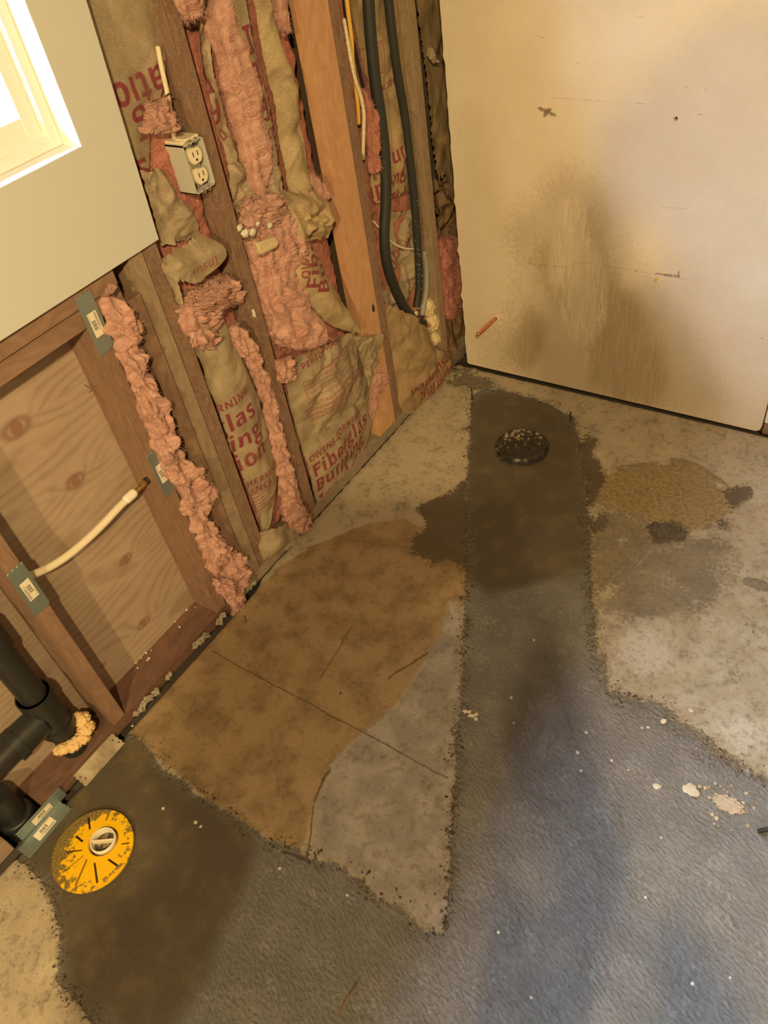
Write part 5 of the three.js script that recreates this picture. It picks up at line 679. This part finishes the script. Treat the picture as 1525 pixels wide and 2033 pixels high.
{ // broken mortar left in the corner
  const t = thing('mortar_debris', 'grey broken mortar heaped where the two walls meet', 'debris', [0.03, 0, 0.035]), R = rng(21), ms = [mat([0.2, 0.175, 0.13], { roughness: 1 }), mat([0.13, 0.115, 0.09], { roughness: 1 }), mat([0.29, 0.25, 0.18], { roughness: 1 })];
  for (let k = 0; k < 70; k++) { const u = R(), s = 0.004 + 0.009 * R() * R(), x = R() < 0.5 ? 0.0 + 0.03 * R() : 0.02 + 0.09 * R(), z = x > 0.04 ? -0.022 + 0.03 * R() : -0.02 + 0.12 * u * u; part(t, 'mortar_piece', blob(s * 1.3, s * 0.6, s, { seed: k, rough: 0.4, detail: 0.67 }).translate(x - 0.02, s * 0.3 - 0.002, z), ms[k % 3]); }
}
single('fibre_wisp', 'dry curled pink fibre wisp on the slab below the squeezed strip', 'debris', tube([...[[0.02,0.0102,1.2442],[0.02,-0.0159,1.2464]], ...[[0.0486,1.2651]].map((p) => [p[0], 0.004, p[1]]), ...[[0.0623,1.277]].map((p) => [p[0], 0.003, p[1]])], 0.0022, 20, 8), M.pinkDusty);
single('plaster_bit', 'white plaster bit under the squeezed pink tuft at the sill', 'chip', blob(0.005, 0.003, 0.007, { seed: 2, detail: 0.67 }), M.crumb, [0.001, 0.041, [0,0.0677,0.9985][2]]);

[[-0.0898,1.5253],[-0.0892,1.5077],[-0.0887,1.4899],[-0.0684,1.4987],[-0.0914,1.5001],[-0.0675,1.5052],[-0.0954,1.5505],[-0.0994,1.5627],[-0.0886,1.334],[-0.0728,1.3166],[-0.09,1.3782],[-0.0654,1.3863],[-0.0902,1.5375],[-0.0809,1.4771],[-0.0733,1.534]].forEach((p, k) => { const r = 0.0016 + 0.0016 * rng(k + 300)(); single('plaster_crumb', 'tiny white crumb lying on the sill plate below the knotty plywood', 'crumb', blob(r * 1.2, r * 0.7, r, { seed: k, rough: 0.4, detail: 0.34 }), M.crumb, [Math.min(-0.008, p[0]), 0.0385, p[1]], 'white crumbs on the sill plate'); });

// ---------------------------------------------------------------- the photographer, behind the lens, whose shadow falls on the slab
{
  const cell = (bones, min, max, n, k) => {            // bones: [a, b, ra, rb]; smooth union of tapered capsules meshed on a grid
    const mc = new MarchingCubes(n, mat([1, 1, 1]), false, false, 160000), s = Math.max(max[0] - min[0], max[1] - min[1], max[2] - min[2]), f = mc.field, c = [0, 1, 2].map((i) => (min[i] + max[i]) / 2);
    mc.isolation = 0;
    for (let z = 0; z < n; z++) for (let y = 0; y < n; y++) for (let x = 0; x < n; x++) {
      const P = [c[0] + ((x - n / 2) / (n / 2)) * s / 2, c[1] + ((y - n / 2) / (n / 2)) * s / 2, c[2] + ((z - n / 2) / (n / 2)) * s / 2]; let e = 0;
      for (const [a, b, ra, rb, sq = 1] of bones) {
        const d = [b[0] - a[0], b[1] - a[1], b[2] - a[2]], q = [P[0] - a[0], P[1] - a[1], P[2] - a[2]], L = d[0] * d[0] + d[1] * d[1] + d[2] * d[2] || 1e-9, t = clamp((d[0] * q[0] + d[1] * q[1] + d[2] * q[2]) / L);
        const w = [q[0] - d[0] * t, q[1] - d[1] * t, q[2] - d[2] * t], fw = (w[0] * FWD[0] + w[2] * FWD[1]); const len = Math.sqrt(Math.max(0, w[0] * w[0] + w[1] * w[1] + w[2] * w[2] + (sq * sq - 1) * fw * fw));
        e += Math.exp(-(len - lerp(ra, rb, t)) / k);
      }
      f[z * n * n + y * n + x] = e > 1e-30 ? k * Math.log(e) : -1;
    }
    mc.update();
    const g = new THREE.BufferGeometry(), m = mc.count; g.setAttribute('position', new THREE.Float32BufferAttribute(mc.positionArray.slice(0, m * 3), 3)); g.setAttribute('normal', new THREE.Float32BufferAttribute(mc.normalArray.slice(0, m * 3), 3));
    g.scale(s / 2, s / 2, s / 2); g.translate(...c); return g;
  };
  const FWD = [-0.435, -0.9], RT = [0.9, -0.435], B = [1.4, 2.33];                      // facing, right-hand side, where the feet stand (x, z)
  const at = (f, r, y) => [B[0] + FWD[0] * f + RT[0] * r, y, B[1] + FWD[1] * f + RT[1] * r];
  const person = thing('person', 'person in a dark shirt and jeans raising a phone with both hands', 'person', [0, 0, 0]);
  const body = [];
  for (const s of [-1, 1]) {
    body.push([at(0, 0.1 * s, 0.93), at(0.03, 0.115 * s, 0.5), 0.088, 0.058], [at(0.03, 0.115 * s, 0.5), at(0, 0.13 * s, 0.1), 0.06, 0.038], [at(-0.03, 0.13 * s, 0.05), at(0.15, 0.15 * s, 0.035), 0.042, 0.034]);
    body.push([at(0, 0.17 * s, 1.42), at(0.09, 0.16 * s, 1.17), 0.06, 0.045], [at(0.09, 0.16 * s, 1.17), at(0.3, 0.09 * s, 1.5), 0.042, 0.027]);
  }
  body.push([at(0, -0.07, 0.95), at(0, 0.07, 0.95), 0.115, 0.115, 1.25], [at(0, -0.03, 0.98), at(0, -0.03, 1.2), 0.12, 0.125, 1.3], [at(0, 0.03, 0.98), at(0, 0.03, 1.2), 0.12, 0.125, 1.3], [at(0, -0.07, 1.3), at(0, 0.07, 1.3), 0.115, 0.115, 1.2], [at(0, -0.13, 1.42), at(0, 0.13, 1.42), 0.065, 0.065], [at(0.0, 0, 1.44), at(0.03, 0, 1.54), 0.055, 0.05]);
  const head = [[at(0.03, 0, 1.6), at(0.05, 0, 1.66), 0.075, 0.088], [at(0.06, 0, 1.575), at(0.1, 0, 1.56), 0.045, 0.032], [at(0.145, 0, 1.635), at(0.155, 0, 1.61), 0.01, 0.014]];
  for (const s of [-1, 1]) head.push([at(0.045, 0.088 * s, 1.61), at(0.05, 0.09 * s, 1.645), 0.012, 0.016]);
  const g = [cell(body, [0.8, -0.02, 1.7], [2.0, 1.7, 2.9], 104, 0.018), cell(head, [1.2, 1.45, 2.1], [1.55, 1.8, 2.45], 60, 0.012)];
  for (const s of [-1, 1]) {                                                                        // hands: palm, four fingers of unequal length, thumb off the side of the palm
    const h = [[at(0.225, 0.09 * s, 1.5), at(0.270, 0.085 * s, 1.55), 0.024, 0.024], [at(0.245, 0.08 * s, 1.53), at(0.285, 0.08 * s, 1.575), 0.022, 0.02]];
    [0.92, 1.06, 1, 0.8].forEach((l, i) => { const y = 1.575 - i * 0.02, a = at(0.285, 0.092 * s, y), b = at(0.285 + 0.025 * l, 0.092 * s, y + 0.012), c = at(0.285 + 0.022 * l, (0.092 - 0.032 * l) * s, y + 0.022); h.push([a, b, 0.0095, 0.009], [b, c, 0.009, 0.0075]); });
    h.push([at(0.255, 0.08 * s, 1.535), at(0.260, 0.055 * s, 1.555), 0.012, 0.0105], [at(0.260, 0.055 * s, 1.555), at(0.263, 0.035 * s, 1.585), 0.0105, 0.008]);
    const m = at(0.265, 0.08 * s, 1.55); g.push(cell(h, [m[0] - 0.08, m[1] - 0.08, m[2] - 0.08], [m[0] + 0.08, m[1] + 0.08, m[2] + 0.08], 54, 0.004));
  }
  const all = mergeGeometries(g.map((q) => q)), p = all.attributes.position, col = new Float32Array(p.count * 3);
  for (let i = 0; i < p.count; i++) {
    const y = p.getY(i), f = (p.getX(i) - B[0]) * FWD[0] + (p.getZ(i) - B[1]) * FWD[1], c = y < 0.085 ? [0.05, 0.045, 0.04] : y < 0.98 ? [0.06, 0.085, 0.14] : f > 0.13 && y > 1.22 || y > 1.49 ? [0.56, 0.36, 0.27] : [0.05, 0.055, 0.06];
    col.set(y > 1.68 || (y > 1.58 && f < 0.03) ? [0.05, 0.035, 0.025] : c, i * 3);
  }
  all.setAttribute('color', new THREE.BufferAttribute(col, 3));
  part(person, 'body', all, mat([1, 1, 1], { vertexColors: true, roughness: 0.8 }));
  const hair = []; for (const [f, r, y, q] of [[0.02, 0, 1.67, 0.096], [0, 0, 1.63, 0.09]]) hair.push([at(f, -0.01, y), at(f, 0.01, y), q, q]); part(person, 'hair', cell(hair, [1.2, 1.5, 2.12], [1.58, 1.82, 2.5], 48, 0.01), mat([0.05, 0.035, 0.025], { roughness: 0.7 }));
  for (const s of [-1, 1]) for (const [f, y, q, c] of [[0.128, 1.645, 0.011, [0.8, 0.78, 0.75]], [0.1375, 1.645, 0.0045, [0.04, 0.03, 0.02]]]) part(person, 'eye', new THREE.SphereGeometry(q, 14, 10).translate(...at(f, 0.032 * s, y)), mat(c, { roughness: 0.3 }));
  part(person, 'mouth', new RoundedBoxGeometry(0.045, 0.01, 0.012, 2, 0.004).rotateY(Math.atan2(-RT[1], RT[0])).translate(...at(0.13, 0, 1.562)), mat([0.42, 0.2, 0.17]));
  const ph = thing('phone', 'black phone held upright in both hands', 'phone', at(0.272, 0, 1.585)); ph.quaternion.copy(camera.quaternion);
  part(ph, 'case', new RoundedBoxGeometry(0.15, 0.074, 0.009, 3, 0.004), M.plasticBlack); part(ph, 'screen', new THREE.BoxGeometry(0.138, 0.066, 0.0006).translate(0, 0, 0.0049), M.dark);
}

renderer.render(scene, camera);
